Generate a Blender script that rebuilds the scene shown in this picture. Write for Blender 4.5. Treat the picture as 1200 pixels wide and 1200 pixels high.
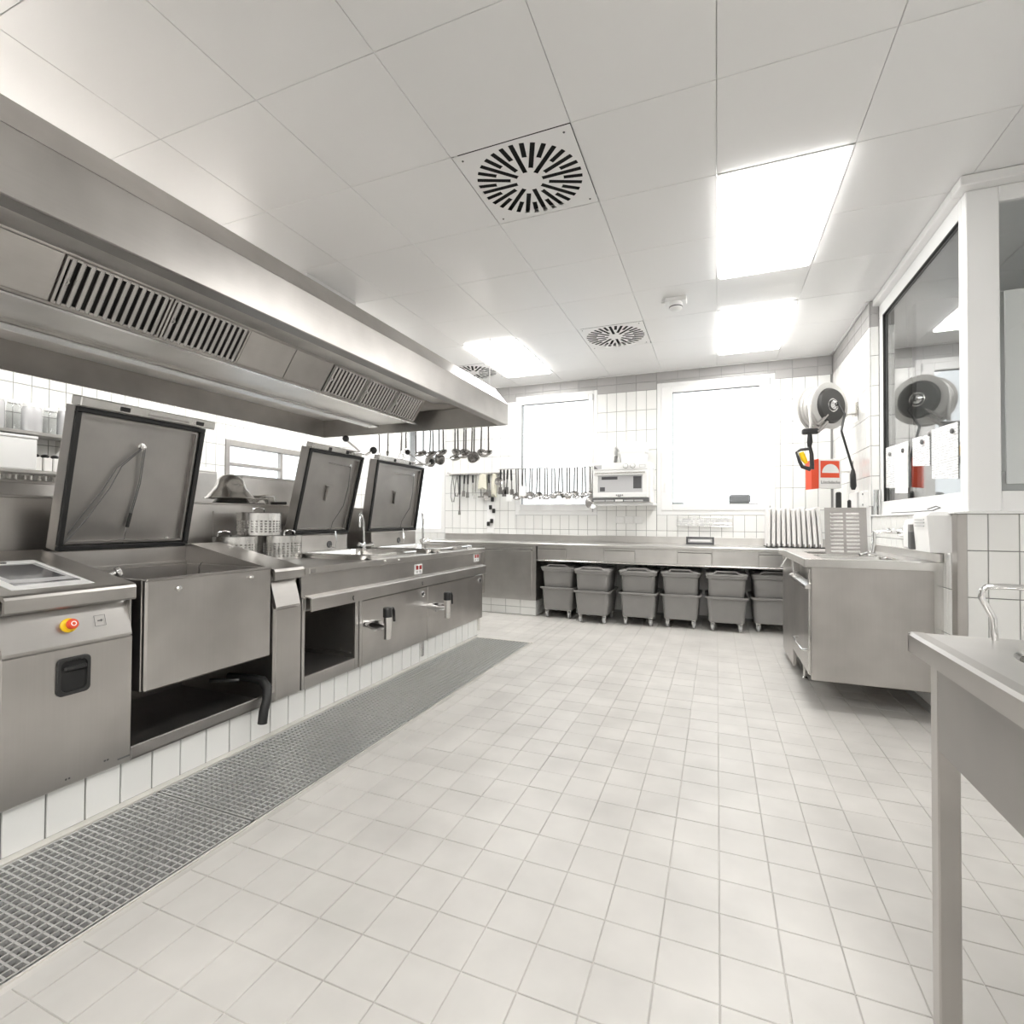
import bpy, math, random
from mathutils import Matrix, Vector
random.seed(7)
for o in list(bpy.data.objects): bpy.data.objects.remove(o)
SC = bpy.context.scene
COL = SC.collection

# ---------------------------------------------------------------- camera
F, YAW, PIT, ROLL, H = 597.83, .381935, -.0164577, .00586736, 1.15
def _cam():
    cy, sy, cp, sp, cr, sr = math.cos(YAW), math.sin(YAW), math.cos(PIT), math.sin(PIT), math.cos(ROLL), math.sin(ROLL)
    A = Matrix(((cy, sy, 0), (0, 0, -1), (-sy, cy, 0)))
    P = Matrix(((1, 0, 0), (0, cp, -sp), (0, sp, cp)))
    R = Matrix(((cr, -sr, 0), (sr, cr, 0), (0, 0, 1)))
    return R @ P @ A
MC = _cam()
cam = bpy.data.objects.new('camera', bpy.data.cameras.new('camera'))
COL.objects.link(cam)
cam.data.sensor_width = 36; cam.data.lens = F / 1200 * 36; cam.data.clip_start = .05
m = Matrix.Identity(4)
for i in range(3):
    m[i][0] = MC[0][i]; m[i][1] = -MC[1][i]; m[i][2] = -MC[2][i]
m.translation = (0, 0, H)
cam.matrix_world = m
SC.camera = cam
# a photo pixel gives a ray; its distance comes from the plane it is known to lie on
def ray(x, y): return MC.transposed() @ Vector(((x - 600) / F, (y - 600) / F, 1))
def onZ(x, y, z): d = ray(x, y); return d * ((z - H) / d.z) + Vector((0, 0, H))
def onY(x, y, Y): d = ray(x, y); return d * (Y / d.y) + Vector((0, 0, H))
def onX(x, y, X): d = ray(x, y); return d * (X / d.x) + Vector((0, 0, H))
def proj(p):
    c = MC @ (Vector(p) - Vector((0, 0, H)))
    return (c.x / c.z * F + 600, c.y / c.z * F + 600) if c.z > .05 else None

# ---------------------------------------------------------------- world, exposure
LAMP = 11.5          # radiance of the ceiling luminaires
w = bpy.data.worlds.new('sky'); SC.world = w; w.use_nodes = True
bg = w.node_tree.nodes['Background']
bg.inputs[0].default_value = (.95, .98, 1, 1); bg.inputs[1].default_value = 1.8
vs = SC.view_settings
vs.view_transform = 'Standard'; vs.look = 'None'; vs.gamma = 1; vs.use_curve_mapping = False
vs.exposure = 0.52

# ---------------------------------------------------------------- materials
MATS = {}
def _new(name):
    mt = bpy.data.materials.new(name); mt.use_nodes = True
    nt = mt.node_tree; b = nt.nodes['Principled BSDF']
    MATS[name] = mt
    return mt, nt, b
def N(nt, t, **kw):
    n = nt.nodes.new(t)
    for k, v in kw.items(): setattr(n, k, v)
    return n
def plain(name, col, rough=.5, metal=0, spec=.5, vary=0, noise=0, nscale=8, coat=0):
    mt, nt, b = _new(name)
    b.inputs['Base Color'].default_value = (*col, 1); b.inputs['Roughness'].default_value = rough
    b.inputs['Metallic'].default_value = metal; b.inputs['Specular IOR Level'].default_value = spec
    b.inputs['Coat Weight'].default_value = coat
    if vary or noise:
        hsv = N(nt, 'ShaderNodeHueSaturation'); hsv.inputs['Color'].default_value = (*col, 1)
        add = N(nt, 'ShaderNodeMath', operation='ADD'); add.inputs[0].default_value = 1; add.inputs[1].default_value = 0
        prev = None
        if vary:
            oi = N(nt, 'ShaderNodeObjectInfo')
            mr = N(nt, 'ShaderNodeMapRange'); mr.inputs[3].default_value = 1 - vary; mr.inputs[4].default_value = 1 + vary
            nt.links.new(oi.outputs['Random'], mr.inputs[0]); prev = mr.outputs[0]
        if noise:
            tc = N(nt, 'ShaderNodeTexCoord'); geo = N(nt, 'ShaderNodeNewGeometry')
            nz = N(nt, 'ShaderNodeTexNoise'); nz.inputs['Scale'].default_value = nscale; nz.inputs['Detail'].default_value = 6
            nt.links.new(geo.outputs['Position'], nz.inputs['Vector'])
            mr2 = N(nt, 'ShaderNodeMapRange'); mr2.inputs[1].default_value = .3; mr2.inputs[2].default_value = .7
            mr2.inputs[3].default_value = 1 - noise; mr2.inputs[4].default_value = 1 + noise
            nt.links.new(nz.outputs['Fac'], mr2.inputs[0])
            if prev:
                mu = N(nt, 'ShaderNodeMath', operation='MULTIPLY'); nt.links.new(prev, mu.inputs[0]); nt.links.new(mr2.outputs[0], mu.inputs[1]); prev = mu.outputs[0]
            else: prev = mr2.outputs[0]
        nt.links.new(prev, hsv.inputs['Value']); nt.links.new(hsv.outputs[0], b.inputs['Base Color'])
    return mt
def steel(name, col, rough, axis, streak=.03, rv=.03):
    """brushed stainless: fine streaks along one axis drive roughness and a little tone, large soft smears on top"""
    mt, nt, b = _new(name)
    b.inputs['Metallic'].default_value = 1
    geo = N(nt, 'ShaderNodeNewGeometry'); mp = N(nt, 'ShaderNodeMapping')
    sc = [120, 120, 120]; sc[axis] = 3; mp.inputs['Scale'].default_value = sc
    nt.links.new(geo.outputs['Position'], mp.inputs[0])
    nz = N(nt, 'ShaderNodeTexNoise'); nz.inputs['Scale'].default_value = 1; nz.inputs['Detail'].default_value = 1
    nt.links.new(mp.outputs[0], nz.inputs['Vector'])
    big = N(nt, 'ShaderNodeTexNoise'); big.inputs['Scale'].default_value = 3.2; big.inputs['Detail'].default_value = 3
    nt.links.new(geo.outputs['Position'], big.inputs['Vector'])
    mr = N(nt, 'ShaderNodeMapRange'); mr.inputs[1].default_value = .25; mr.inputs[2].default_value = .75
    mr.inputs[3].default_value = rough - rv; mr.inputs[4].default_value = rough + rv
    mx = N(nt, 'ShaderNodeMath', operation='ADD'); nt.links.new(nz.outputs['Fac'], mx.inputs[0]); nt.links.new(big.outputs['Fac'], mx.inputs[1])
    hf = N(nt, 'ShaderNodeMath', operation='MULTIPLY'); hf.inputs[1].default_value = .5; nt.links.new(mx.outputs[0], hf.inputs[0])
    nt.links.new(hf.outputs[0], mr.inputs[0]); nt.links.new(mr.outputs[0], b.inputs['Roughness'])
    hsv = N(nt, 'ShaderNodeHueSaturation'); hsv.inputs['Color'].default_value = (*col, 1)
    m3 = N(nt, 'ShaderNodeMapRange'); m3.inputs[1].default_value = .25; m3.inputs[2].default_value = .75
    m3.inputs[3].default_value = 1 - streak; m3.inputs[4].default_value = 1 + streak
    nt.links.new(hf.outputs[0], m3.inputs[0]); m4 = N(nt, 'ShaderNodeMapRange'); m4.inputs[1].default_value = .3; m4.inputs[2].default_value = .7; m4.inputs[3].default_value = .90; m4.inputs[4].default_value = 1.09
    nt.links.new(big.outputs['Fac'], m4.inputs[0]); pm = N(nt, 'ShaderNodeMath', operation='MULTIPLY'); nt.links.new(m3.outputs[0], pm.inputs[0]); nt.links.new(m4.outputs[0], pm.inputs[1])
    nt.links.new(pm.outputs[0], hsv.inputs['Value']); nt.links.new(hsv.outputs[0], b.inputs['Base Color'])
    return mt
SB = (.52, .50, .48)
steel('steel', SB, .335, 1)                 # brushed along the block
steel('steel_v', SB, .34, 2)               # brushed upright
steel('steel_x', (.64, .625, .605), .33, 0)
steel('steel_bright', (.74, .73, .71), .22, 2, .02, .02)
steel('steel_lining', (.86, .84, .82), .6, 1)  # lightened copy of steel, painting in floor light reflected under the hood
steel('utensil', (.44, .43, .42), .22, 2, .02, .02)
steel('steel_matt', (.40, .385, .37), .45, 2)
plain('chrome', (.82, .82, .82), .12, 1)
plain('tile_white', (.86, .86, .84), .14, vary=.025)
plain('tile_grey', (.43, .42, .415), .3, vary=.05)
plain('grout', (.23, .225, .22), .9)
plain('grout_wall', (.33, .325, .32), .9)
plain('grout_grey', (.40, .39, .39), .9)
plain('tile_floor', (.565, .548, .522), .42, vary=.035, noise=.09, nscale=3.5)
plain('grout_floor', (.52, .50, .475), .8, noise=.3, nscale=2)
plain('wall_paint', (.82, .82, .81), .6)
plain('wall_dark', (.36, .355, .35), .6)
plain('ceiling_panel', (.87, .865, .86), .3, vary=.012)
plain('ceiling_void', (.75, .75, .75), .8)
plain('white_paint', (.87, .87, .865), .35)
plain('white_plastic', (.86, .86, .85), .32)
plain('white_board', (.88, .87, .85), .45)
plain('grey_plastic', (.27, .262, .254), .42, noise=.04)
plain('grey_wheel', (.5, .5, .5), .4)
plain('black_rubber', (.018, .018, .018), .5)
plain('black_plastic', (.022, .022, .022), .32)
plain('dark_slot', (.012, .012, .012), .8)
plain('red', (.78, .085, .03), .4)
plain('yellow', (.95, .62, .01), .4)
plain('dark_red', (.35, .02, .02), .4)
plain('yellow_cloth', (.74, .715, .60), .7)
plain('hub_dark', (.045, .044, .042), .4)
plain('hose_grey', (.60, .59, .57), .4)
plain('outside_grey', (.22, .22, .225), .8)
plain('outside_pale', (.55, .55, .55), .8)
plain('outside_ground', (.6, .6, .6), .9)
plain('kerb', (.62, .60, .56), .5, noise=.08)
plain('grate_zinc', (.62, .62, .61), .42, .6, vary=.03)
plain('ink', (.12, .12, .12), .6)
plain('wood', (.55, .42, .28), .5)
plain('screen_dark', (.10, .10, .105), .12)
plain('screen_light', (.55, .55, .56), .2)
def emit(name, col, s):
    mt, nt, b = _new(name)
    b.inputs['Base Color'].default_value = (.9, .9, .9, 1)
    b.inputs['Emission Color'].default_value = (*col, 1); b.inputs['Emission Strength'].default_value = s
    return mt
emit('lamp', (1, .985, .955), LAMP)
plain('hood_lamp', (.8, .8, .8), .3)
def glass(name, tint, boost=1.0):
    mt, nt, b = _new(name); nt.nodes.remove(b)
    out = nt.nodes['Material Output']
    fr = N(nt, 'ShaderNodeFresnel'); geo = N(nt, 'ShaderNodeNewGeometry'); io = N(nt, 'ShaderNodeMapRange')
    io.inputs[3].default_value = 1.55; io.inputs[4].default_value = 1 / 1.55      # same reflectance from both sides of the thin pane
    nt.links.new(geo.outputs['Backfacing'], io.inputs[0]); nt.links.new(io.outputs[0], fr.inputs[0])
    mul = N(nt, 'ShaderNodeMath', operation='MULTIPLY'); mul.inputs[1].default_value = boost; mul.use_clamp = True
    tr = N(nt, 'ShaderNodeBsdfTransparent'); tr.inputs[0].default_value = (*tint, 1)
    gl = N(nt, 'ShaderNodeBsdfGlossy'); gl.inputs['Roughness'].default_value = .015
    mx = N(nt, 'ShaderNodeMixShader')
    nt.links.new(fr.outputs[0], mul.inputs[0]); nt.links.new(mul.outputs[0], mx.inputs[0])
    nt.links.new(tr.outputs[0], mx.inputs[1]); nt.links.new(gl.outputs[0], mx.inputs[2]); nt.links.new(mx.outputs[0], out.inputs[0])
glass('glass', (.96, .97, .97)); glass('glass_grey', (.80, .81, .81), 1.7); glass('jar_glass', (.85, .86, .86), 1.2)
def paper(name, z0):
    mt, nt, b = _new(name); b.inputs['Roughness'].default_value = .7
    geo = N(nt, 'ShaderNodeNewGeometry'); sx = N(nt, 'ShaderNodeSeparateXYZ'); nt.links.new(geo.outputs['Position'], sx.inputs[0])
    mu = N(nt, 'ShaderNodeMath', operation='MULTIPLY'); mu.inputs[1].default_value = 62; nt.links.new(sx.outputs['Z'], mu.inputs[0])
    fr = N(nt, 'ShaderNodeMath', operation='FRACT'); nt.links.new(mu.outputs[0], fr.inputs[0])
    gt = N(nt, 'ShaderNodeMath', operation='GREATER_THAN'); gt.inputs[1].default_value = .62; nt.links.new(fr.outputs[0], gt.inputs[0])
    nz = N(nt, 'ShaderNodeTexNoise'); nz.inputs['Scale'].default_value = 26; nt.links.new(geo.outputs['Position'], nz.inputs['Vector'])
    g2 = N(nt, 'ShaderNodeMath', operation='GREATER_THAN'); g2.inputs[1].default_value = .47; nt.links.new(nz.outputs['Fac'], g2.inputs[0])
    mm = N(nt, 'ShaderNodeMath', operation='MULTIPLY'); nt.links.new(gt.outputs[0], mm.inputs[0]); nt.links.new(g2.outputs[0], mm.inputs[1])
    mx = N(nt, 'ShaderNodeMix', data_type='RGBA'); mx.inputs['A'].default_value = (.88, .88, .87, 1); mx.inputs['B'].default_value = (.55, .55, .56, 1)
    nt.links.new(mm.outputs[0], mx.inputs['Factor']); nt.links.new(mx.outputs['Result'], b.inputs['Base Color'])
paper('paper', 0)

# ---------------------------------------------------------------- mesh helpers
ROOT = {}
class MB:
    def __init__(s, m=None): s.v = []; s.f = []; s.sm = []; s.m = m
    def add(s, vs, fs, smooth=False):
        o = len(s.v)
        s.v += [s.m @ Vector(p) if s.m else Vector(p) for p in vs]
        s.f += [tuple(i + o for i in f) for f in fs]
        s.sm += [smooth] * len(fs)
        return s
    def box(s, x0, x1, y0, y1, z0, z1, b=0):
        if x1 < x0: x0, x1 = x1, x0
        if y1 < y0: y0, y1 = y1, y0
        if z1 < z0: z0, z1 = z1, z0
        if b <= 0:
            return s.add([(x, y, z) for x in (x0, x1) for y in (y0, y1) for z in (z0, z1)],
                         [(0, 1, 3, 2), (4, 6, 7, 5), (0, 4, 5, 1), (2, 3, 7, 6), (0, 2, 6, 4), (1, 5, 7, 3)])
        b = min(b, .45 * min(x1 - x0, y1 - y0, z1 - z0))
        c = ((x0 + x1) / 2, (y0 + y1) / 2, (z0 + z1) / 2); h = ((x1 - x0) / 2, (y1 - y0) / 2, (z1 - z0) / 2)
        vs = []; ix = {}
        for sx in (-1, 1):
            for sy in (-1, 1):
                for sz in (-1, 1):
                    sg = (sx, sy, sz)
                    for a in range(3):
                        ix[sg, a] = len(vs)
                        vs.append(tuple(c[k] + sg[k] * (h[k] - (0 if k == a else b)) for k in range(3)))
        fs = []
        for a in range(3):
            b1, c1 = (a + 1) % 3, (a + 2) % 3
            for sa in (-1, 1):
                def k(sb, sc2):
                    g = [0, 0, 0]; g[a] = sa; g[b1] = sb; g[c1] = sc2; return ix[tuple(g), a]
                q = [k(-1, -1), k(1, -1), k(1, 1), k(-1, 1)]
                fs.append(tuple(q if sa > 0 else q[::-1]))
        for a in range(3):            # edges parallel to axis a
            b1, c1 = (a + 1) % 3, (a + 2) % 3
            for sb in (-1, 1):
                for sc2 in (-1, 1):
                    def g(sa):
                        t = [0, 0, 0]; t[a] = sa; t[b1] = sb; t[c1] = sc2; return tuple(t)
                    q = [ix[g(-1), b1], ix[g(1), b1], ix[g(1), c1], ix[g(-1), c1]]
                    fs.append(tuple(q if sb * sc2 > 0 else q[::-1]))
        for sx in (-1, 1):
            for sy in (-1, 1):
                for sz in (-1, 1):
                    t = [ix[(sx, sy, sz), a] for a in range(3)]
                    fs.append(tuple(t if sx * sy * sz > 0 else t[::-1]))
        return s.add(vs, fs)
    def prism(s, poly, a, b, axis=1):
        """poly in the two other axes (in x,z order for axis 1; y,z for axis 0; x,y for axis 2)"""
        n = len(poly)
        def mk(p, t): return (p[0], t, p[1]) if axis == 1 else ((t, p[0], p[1]) if axis == 0 else (p[0], p[1], t))
        vs = [mk(p, a) for p in poly] + [mk(p, b) for p in poly]
        fs = [tuple(range(n))[::-1], tuple(range(n, 2 * n))] + [(i, (i + 1) % n, n + (i + 1) % n, n + i) for i in range(n)]
        return s.add(vs, fs)
    def loft(s, rings, cap0=True, cap1=True, smooth=True, closed=True):
        n = len(rings[0]); vs = [p for r in rings for p in r]; fs = []
        for j in range(len(rings) - 1):
            for i in range(n if closed else n - 1):
                k = (i + 1) % n
                fs.append((j * n + i, j * n + k, (j + 1) * n + k, (j + 1) * n + i))
        s.add(vs, fs, smooth)
        if cap0: s.add(rings[0], [tuple(range(n))[::-1]])
        if cap1: s.add(rings[-1], [tuple(range(n))])
        return s
    def tube(s, pts, r, n=8, cap=True):
        pts = [Vector(p) for p in pts]; rs = r if isinstance(r, (list, tuple)) else [r] * len(pts)
        t0 = (pts[1] - pts[0]).normalized()
        up = Vector((0, 0, 1)) if abs(t0.z) < .9 else Vector((1, 0, 0))
        u = t0.cross(up).normalized(); rings = []
        for i, p in enumerate(pts):
            a = pts[min(i + 1, len(pts) - 1)] - pts[max(i - 1, 0)]
            a = a.normalized() if a.length > 1e-9 else t0
            u = (u - a * u.dot(a)).normalized(); v = a.cross(u)
            rings.append([p + (u * math.cos(2 * math.pi * k / n) + v * math.sin(2 * math.pi * k / n)) * rs[i] for k in range(n)])
        return s.loft(rings, cap, cap)
    def cyl(s, p0, p1, r0, r1=None, n=16, cap=True): return s.tube([p0, p1], [r0, r0 if r1 is None else r1], n, cap)
    def lathe(s, prof, c=(0, 0, 0), n=24, cap0=False, cap1=False, axis=None):
        """profile of (radius, height) about an axis through c"""
        ax = Vector(axis or (0, 0, 1)).normalized()
        u = ax.cross(Vector((0, 0, 1)) if abs(ax.z) < .9 else Vector((1, 0, 0))).normalized(); v = ax.cross(u); c = Vector(c)
        rings = [[c + ax * z + (u * math.cos(2 * math.pi * k / n) + v * math.sin(2 * math.pi * k / n)) * max(r, 1e-4) for k in range(n)] for r, z in prof]
        return s.loft(rings, cap0, cap1)
    def ball(s, c, r, n=14, sc=(1, 1, 1)):
        c = Vector(c)
        return s.loft([[c + Vector((r * math.sin(a) * math.cos(t) * sc[0], r * math.sin(a) * math.sin(t) * sc[1], -r * math.cos(a) * sc[2])) for t in [2 * math.pi * k / n for k in range(n)]]
                       for a in [max(.03, min(math.pi - .03, math.pi * j / 8)) for j in range(9)]])
    def build(s, name, mat, parent=None, local=False):
        me = bpy.data.meshes.new(name)
        vs = s.v
        if parent is not None and not local:
            inv = ROOT.get(parent.name, Matrix.Identity(4)).inverted(); vs = [inv @ p for p in vs]
        me.from_pydata([tuple(p) for p in vs], [], s.f)
        me.polygons.foreach_set('use_smooth', s.sm)
        me.materials.append(MATS[mat]); me.update()
        if any(s.sm): me.set_sharp_from_angle(angle=math.radians(38))
        o = bpy.data.objects.new(name, me); COL.objects.link(o)
        if parent is not None:
            o.parent = parent; ROOT[o.name] = ROOT.get(parent.name, Matrix.Identity(4))
        return o
def rrect(cx, cy, z, hx, hy, r, n=4):
    pts = []
    for sx, sy, a0 in ((1, 1, 0), (-1, 1, 90), (-1, -1, 180), (1, -1, 270)):
        for k in range(n + 1):
            a = math.radians(a0 + 90 * k / n)
            pts.append((cx + sx * (hx - r) + r * math.cos(a), cy + sy * (hy - r) + r * math.sin(a), z))
    return pts
def tag(o, label, cat, group=None):
    o['label'] = label; o['category'] = cat
    if group: o['group'] = group
    return o
def thing(name, label, cat, loc=(0, 0, 0), rz=0, group=None, mat=None):
    o = bpy.data.objects.new(name, None); COL.objects.link(o); o.empty_display_size = .1
    mw = mat if mat is not None else Matrix.Translation(loc) @ Matrix.Rotation(rz, 4, 'Z')
    o.matrix_world = mw; ROOT[o.name] = mw
    return tag(o, label, cat, group)
def struct(o): o['kind'] = 'structure'; return o
def copy_tree(o, parent=None):
    c = o.copy(); COL.objects.link(c); c.parent = parent
    for ch in list(o.children): copy_tree(ch, c)
    return c
def text(body, size, mat, parent, mtx, name='lettering', align='CENTER'):
    cu = bpy.data.curves.new('t', 'FONT'); cu.body = body; cu.size = size; cu.align_x = align; cu.align_y = 'CENTER'; cu.extrude = .0004; cu.resolution_u = 3
    to = bpy.data.objects.new('t', cu); COL.objects.link(to)
    me = bpy.data.meshes.new_from_object(to.evaluated_get(bpy.context.evaluated_depsgraph_get()))
    bpy.data.objects.remove(to)
    me.name = name; me.materials.clear(); me.materials.append(MATS[mat])
    inv = ROOT.get(parent.name, Matrix.Identity(4)).inverted()
    me.transform(inv @ mtx)
    o = bpy.data.objects.new(name, me); COL.objects.link(o); o.parent = parent; ROOT[o.name] = ROOT.get(parent.name, Matrix.Identity(4))
    return o
def frame3(o, u, v, n):
    """matrix with columns u, v, n and origin o"""
    mm = Matrix.Identity(4)
    for i in range(3): mm[i][0] = u[i]; mm[i][1] = v[i]; mm[i][2] = n[i]; mm[i][3] = o[i]
    return mm
AX = {'back': ((1, 0, 0), (0, 0, 1), (0, -1, 0)), 'right': ((0, -1, 0), (0, 0, 1), (-1, 0, 0)), 'left': ((0, 1, 0), (0, 0, 1), (1, 0, 0)),
      'up': ((1, 0, 0), (0, 1, 0), (0, 0, 1)), 'down': ((1, 0, 0), (0, -1, 0), (0, 0, -1))}
TILE = {}
def tile_geo(u, v, t, b=.0015):
    hu, hv = u / 2, v / 2
    r = lambda a, c, z: [(-a, -c, z), (a, -c, z), (a, c, z), (-a, c, z)]
    vs = r(hu, hv, 0) + r(hu, hv, t - b) + r(hu - b, hv - b, t)
    fs = [(8, 9, 10, 11)] + [(i + o, (i + 1) % 4 + o, (i + 1) % 4 + o + 4, i + o + 4) for o in (0, 4) for i in range(4)]
    return vs, fs
def tile_mesh(name, face, u, v, t, mat):
    key = (name, face, round(u, 4), round(v, 4), t, mat)
    if key not in TILE:
        vs, fs = tile_geo(u, v, t); R = frame3((0, 0, 0), *AX[face])
        me = bpy.data.meshes.new(name); me.from_pydata([tuple(R @ Vector(p)) for p in vs], [], fs); me.materials.append(MATS[mat]); TILE[key] = me
    return TILE[key]
def cells(us, vs, holes, mn=.015):
    """grid cells clipped by rectangular holes"""
    out = []
    for a in range(len(us) - 1):
        for b in range(len(vs) - 1):
            rects = [(us[a], us[a + 1], vs[b], vs[b + 1])]
            for h in holes:
                nr = []
                for (p, q, r, t) in rects:
                    if h[0] >= q or h[1] <= p or h[2] >= t or h[3] <= r: nr.append((p, q, r, t)); continue
                    if h[0] > p: nr.append((p, h[0], r, t))
                    if h[1] < q: nr.append((h[1], q, r, t))
                    p2, q2 = max(p, h[0]), min(q, h[1])
                    if h[2] > r: nr.append((p2, q2, r, h[2]))
                    if h[3] < t: nr.append((p2, q2, h[3], t))
                rects = nr
            out += [r for r in rects if r[1] - r[0] > mn and r[3] - r[2] > mn]
    return out
def rng(a, b, step, off):
    k = math.ceil((a - off) / step + 1e-6); o = [a]
    while off + k * step < b - 1e-6:
        o.append(off + k * step); k += 1
    return o + [b]
def tiles(parent, face, plane, us, vs, mat, name='tile', holes=(), gap=.005, t=.008, joined=False):
    """tiles on a plane; us/vs are grid lines in world coordinates (x or y, and z)"""
    mb = MB()
    def pos(u, v): return {'back': (u, plane, v), 'right': (plane, u, v), 'left': (plane, u, v), 'up': (u, v, plane), 'down': (u, v, plane)}[face]
    for (p, q, r, s2) in cells(us, vs, holes):
        c = Vector(pos((p + q) / 2, (r + s2) / 2)); du, dv = q - p - gap, s2 - r - gap
        if joined:
            gv, gf = tile_geo(du, dv, t); mb.m = frame3(c, *AX[face]); mb.add(gv, gf)
        else:
            o = bpy.data.objects.new(name, tile_mesh(name, face, du, dv, t, mat)); COL.objects.link(o); o.parent = parent; o.location = c
    if joined:
        mb.m = None
        o = mb.build(name + '_field', mat, parent); o['kind'] = 'stuff'
        return o
def wall(name, axis, a, b, us, zs, holes, mat):
    """wall slab between planes a and b with rectangular openings"""
    mb = MB()
    U = sorted({us[0], us[1]} | {h[i] for h in holes for i in (0, 1)}); Z = sorted({zs[0], zs[1]} | {h[i] for h in holes for i in (2, 3)})
    for i in range(len(U) - 1):
        for j in range(len(Z) - 1):
            cu, cz = (U[i] + U[i + 1]) / 2, (Z[j] + Z[j + 1]) / 2
            if any(h[0] < cu < h[1] and h[2] < cz < h[3] for h in holes): continue
            if axis == 'y': mb.box(U[i], U[i + 1], a, b, Z[j], Z[j + 1])
            else: mb.box(a, b, U[i], U[i + 1], Z[j], Z[j + 1])
    return struct(mb.build(name, mat))

# ================================================================ ROOM SHELL
XL, XR, YB, YF, CZ, XN = -5.5, 1.19, 6.5, -3.2, 3.0, 2.6
P = .1235                                   # wall tile width (vertical format, 250 mm high)
ZR = [.03, .28, .531, .784, 1.034, 1.284, 1.535, 1.786, 2.036, 2.287, 2.538, 2.781]
W1 = (-2.557, -1.43, 1.225, 2.84); W2 = (-.685, .617, 1.225, 2.85); W3 = (-4.36, -3.655, .965, 2.55)
# floor slab around the drain channel, then tiles
GX0, GX1, GY0, GY1 = -2.185, -1.635, .2, 4.53
fl = MB()
fl.box(GX1, 4.2, YF, YB + .2, -.2, -.003).box(XL - .2, GX0, YF, YB + .2, -.2, -.003).box(GX0, GX1, YF, GY0, -.2, -.003).box(GX0, GX1, GY1, YB + .2, -.2, -.003)
floor = struct(fl.build('floor', 'grout_floor'))
TP = .153
oy = onZ(585.3, 966.7, 0).y % TP
fu = rng(-1.60, 2.6, TP, .006); fv = rng(-.6, 6.49, TP, oy)
cand = []
for (p, q, r, s2) in cells(fu, fv, [(GX0, GX1 + .035, GY0, GY1 + .035)]) + cells(rng(-3.3, -1.60, TP, .006), rng(GY1 + .035, 6.49, TP, oy), []):
    if p > 1.2 and s2 > 3.44: continue
    pr = [proj(c) for c in ((p, r, 0), (q, r, 0), (q, s2, 0), (p, s2, 0))]
    ar = 0
    if all(pr) and all(-20 < c[0] < 1220 and c[1] < 1010 for c in pr):
        ar = abs(sum(pr[i][0] * pr[(i + 1) % 4][1] - pr[(i + 1) % 4][0] * pr[i][1] for i in range(4))) / 2
    cand.append((ar, p, q, r, s2))
cand.sort(reverse=True)
mbj = MB()
for k, (ar, p, q, r, s2) in enumerate(cand):
    c = ((p + q) / 2, (r + s2) / 2, -.004); du, dv = q - p - .0026, s2 - r - .0026
    if du < .01 or dv < .01: continue
    if k < 300:
        o = bpy.data.objects.new('tile', tile_mesh('tile', 'up', du, dv, .0042 + .0006 * (k % 3), 'tile_floor')); COL.objects.link(o); o.parent = floor; o.location = c
    else:
        gv, gf = tile_geo(du, dv, .0045); mbj.m = Matrix.Translation(c); mbj.add(gv, gf)
mbj.m = None
mbj.build('tile_field', 'tile_floor', floor)['kind'] = 'stuff'
# drain channel lining and its kerb strips
ch = MB()
ch.box(GX0, GX1, GY0, GY1, -.2, -.075).box(GX0 - .004, GX0, GY0, GY1, -.2, -.002).box(GX1, GX1 + .004, GY0, GY1, -.2, -.002).box(GX0, GX1, GY1, GY1 + .004, -.2, -.002)
struct(ch.build('trim_1', 'steel_matt'))
kb = MB()
kb.box(-2.225, GX0 - .002, GY0, GY1 + .03, -.01, .006, .002).box(GX0, GX1 + .03, GY1 + .004, GY1 + .034, -.01, .003, .001).box(GX1 + .004, GX1 + .012, GY0, GY1 + .004, -.01, .002)
struct(kb.build('trim_2', 'kerb'))

# back wall with window openings, white tiles, grey tile frieze
wb = wall('wall_back', 'y', YB, YB + .3, (XL - .2, 4.2), (-.05, 3.3), [W1, W2, W3], 'grout_wall')
uu = rng(-3.655, XR - .012, P, -1.43)
tiles(wb, 'back', YB, uu, [z for z in ZR if z > .7] , 'tile_white', holes=[W1, W2, W3])
tiles(wb, 'back', YB, rng(-5.5, -3.655, P, -1.43), ZR, 'tile_white', holes=[W3], joined=True)
tiles(wb, 'back', YB, uu, [z for z in ZR if z < .79], 'tile_white', joined=True)
tiles(wb, 'back', YB, rng(-3.655, XR - .012, .247, -1.43), [2.781, 2.885, 2.995], 'tile_grey', name='frieze_tile', holes=[W1, W2], gap=.004)
# the partition side: short tiled return, dado wall, corner, glazed screens
Y5, XG, YP = 5.04, 1.25, 3.44
wr = wall('wall_right', 'x', XR, XR + .25, (Y5, YB), (-.05, 3.3), [], 'grout_wall')
tiles(wr, 'right', XR, rng(Y5, YB - .01, P, Y5), ZR, 'tile_white', joined=True)
tiles(wr, 'right', XR, rng(Y5, YB - .01, .247, Y5), [2.781, 2.885, 2.995], 'tile_grey', name='frieze_tile', gap=.004)
tiles(wr, 'back', Y5, [XR, XG - .002], [z for z in ZR if z > 1.2], 'tile_white')
tiles(wr, 'back', Y5, [XR, XG - .002], [2.781, 2.885, 2.995], 'tile_grey', name='frieze_tile', gap=.004)
dw = wall('wall_dado', 'x', XR + .012, XR + .2, (YP + .2, Y5), (-.05, 1.2), [], 'grout_wall')
tiles(dw, 'right', XR + .012, rng(YP + .07, Y5, P, Y5), [z for z in ZR if z < 1.1] + [1.2], 'tile_white', joined=True)
wf = wall('wall_front', 'y', YP + .008, YP + .2, (XR + .012, XN), (-.05, 1.2), [], 'grout_wall')
tiles(wf, 'back', YP + .008, [1.24] + rng(1.2405, XN, .1275, 1.3305)[1:], [.003, .253, .503, .753, 1.003, 1.2], 'tile_white')
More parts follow.
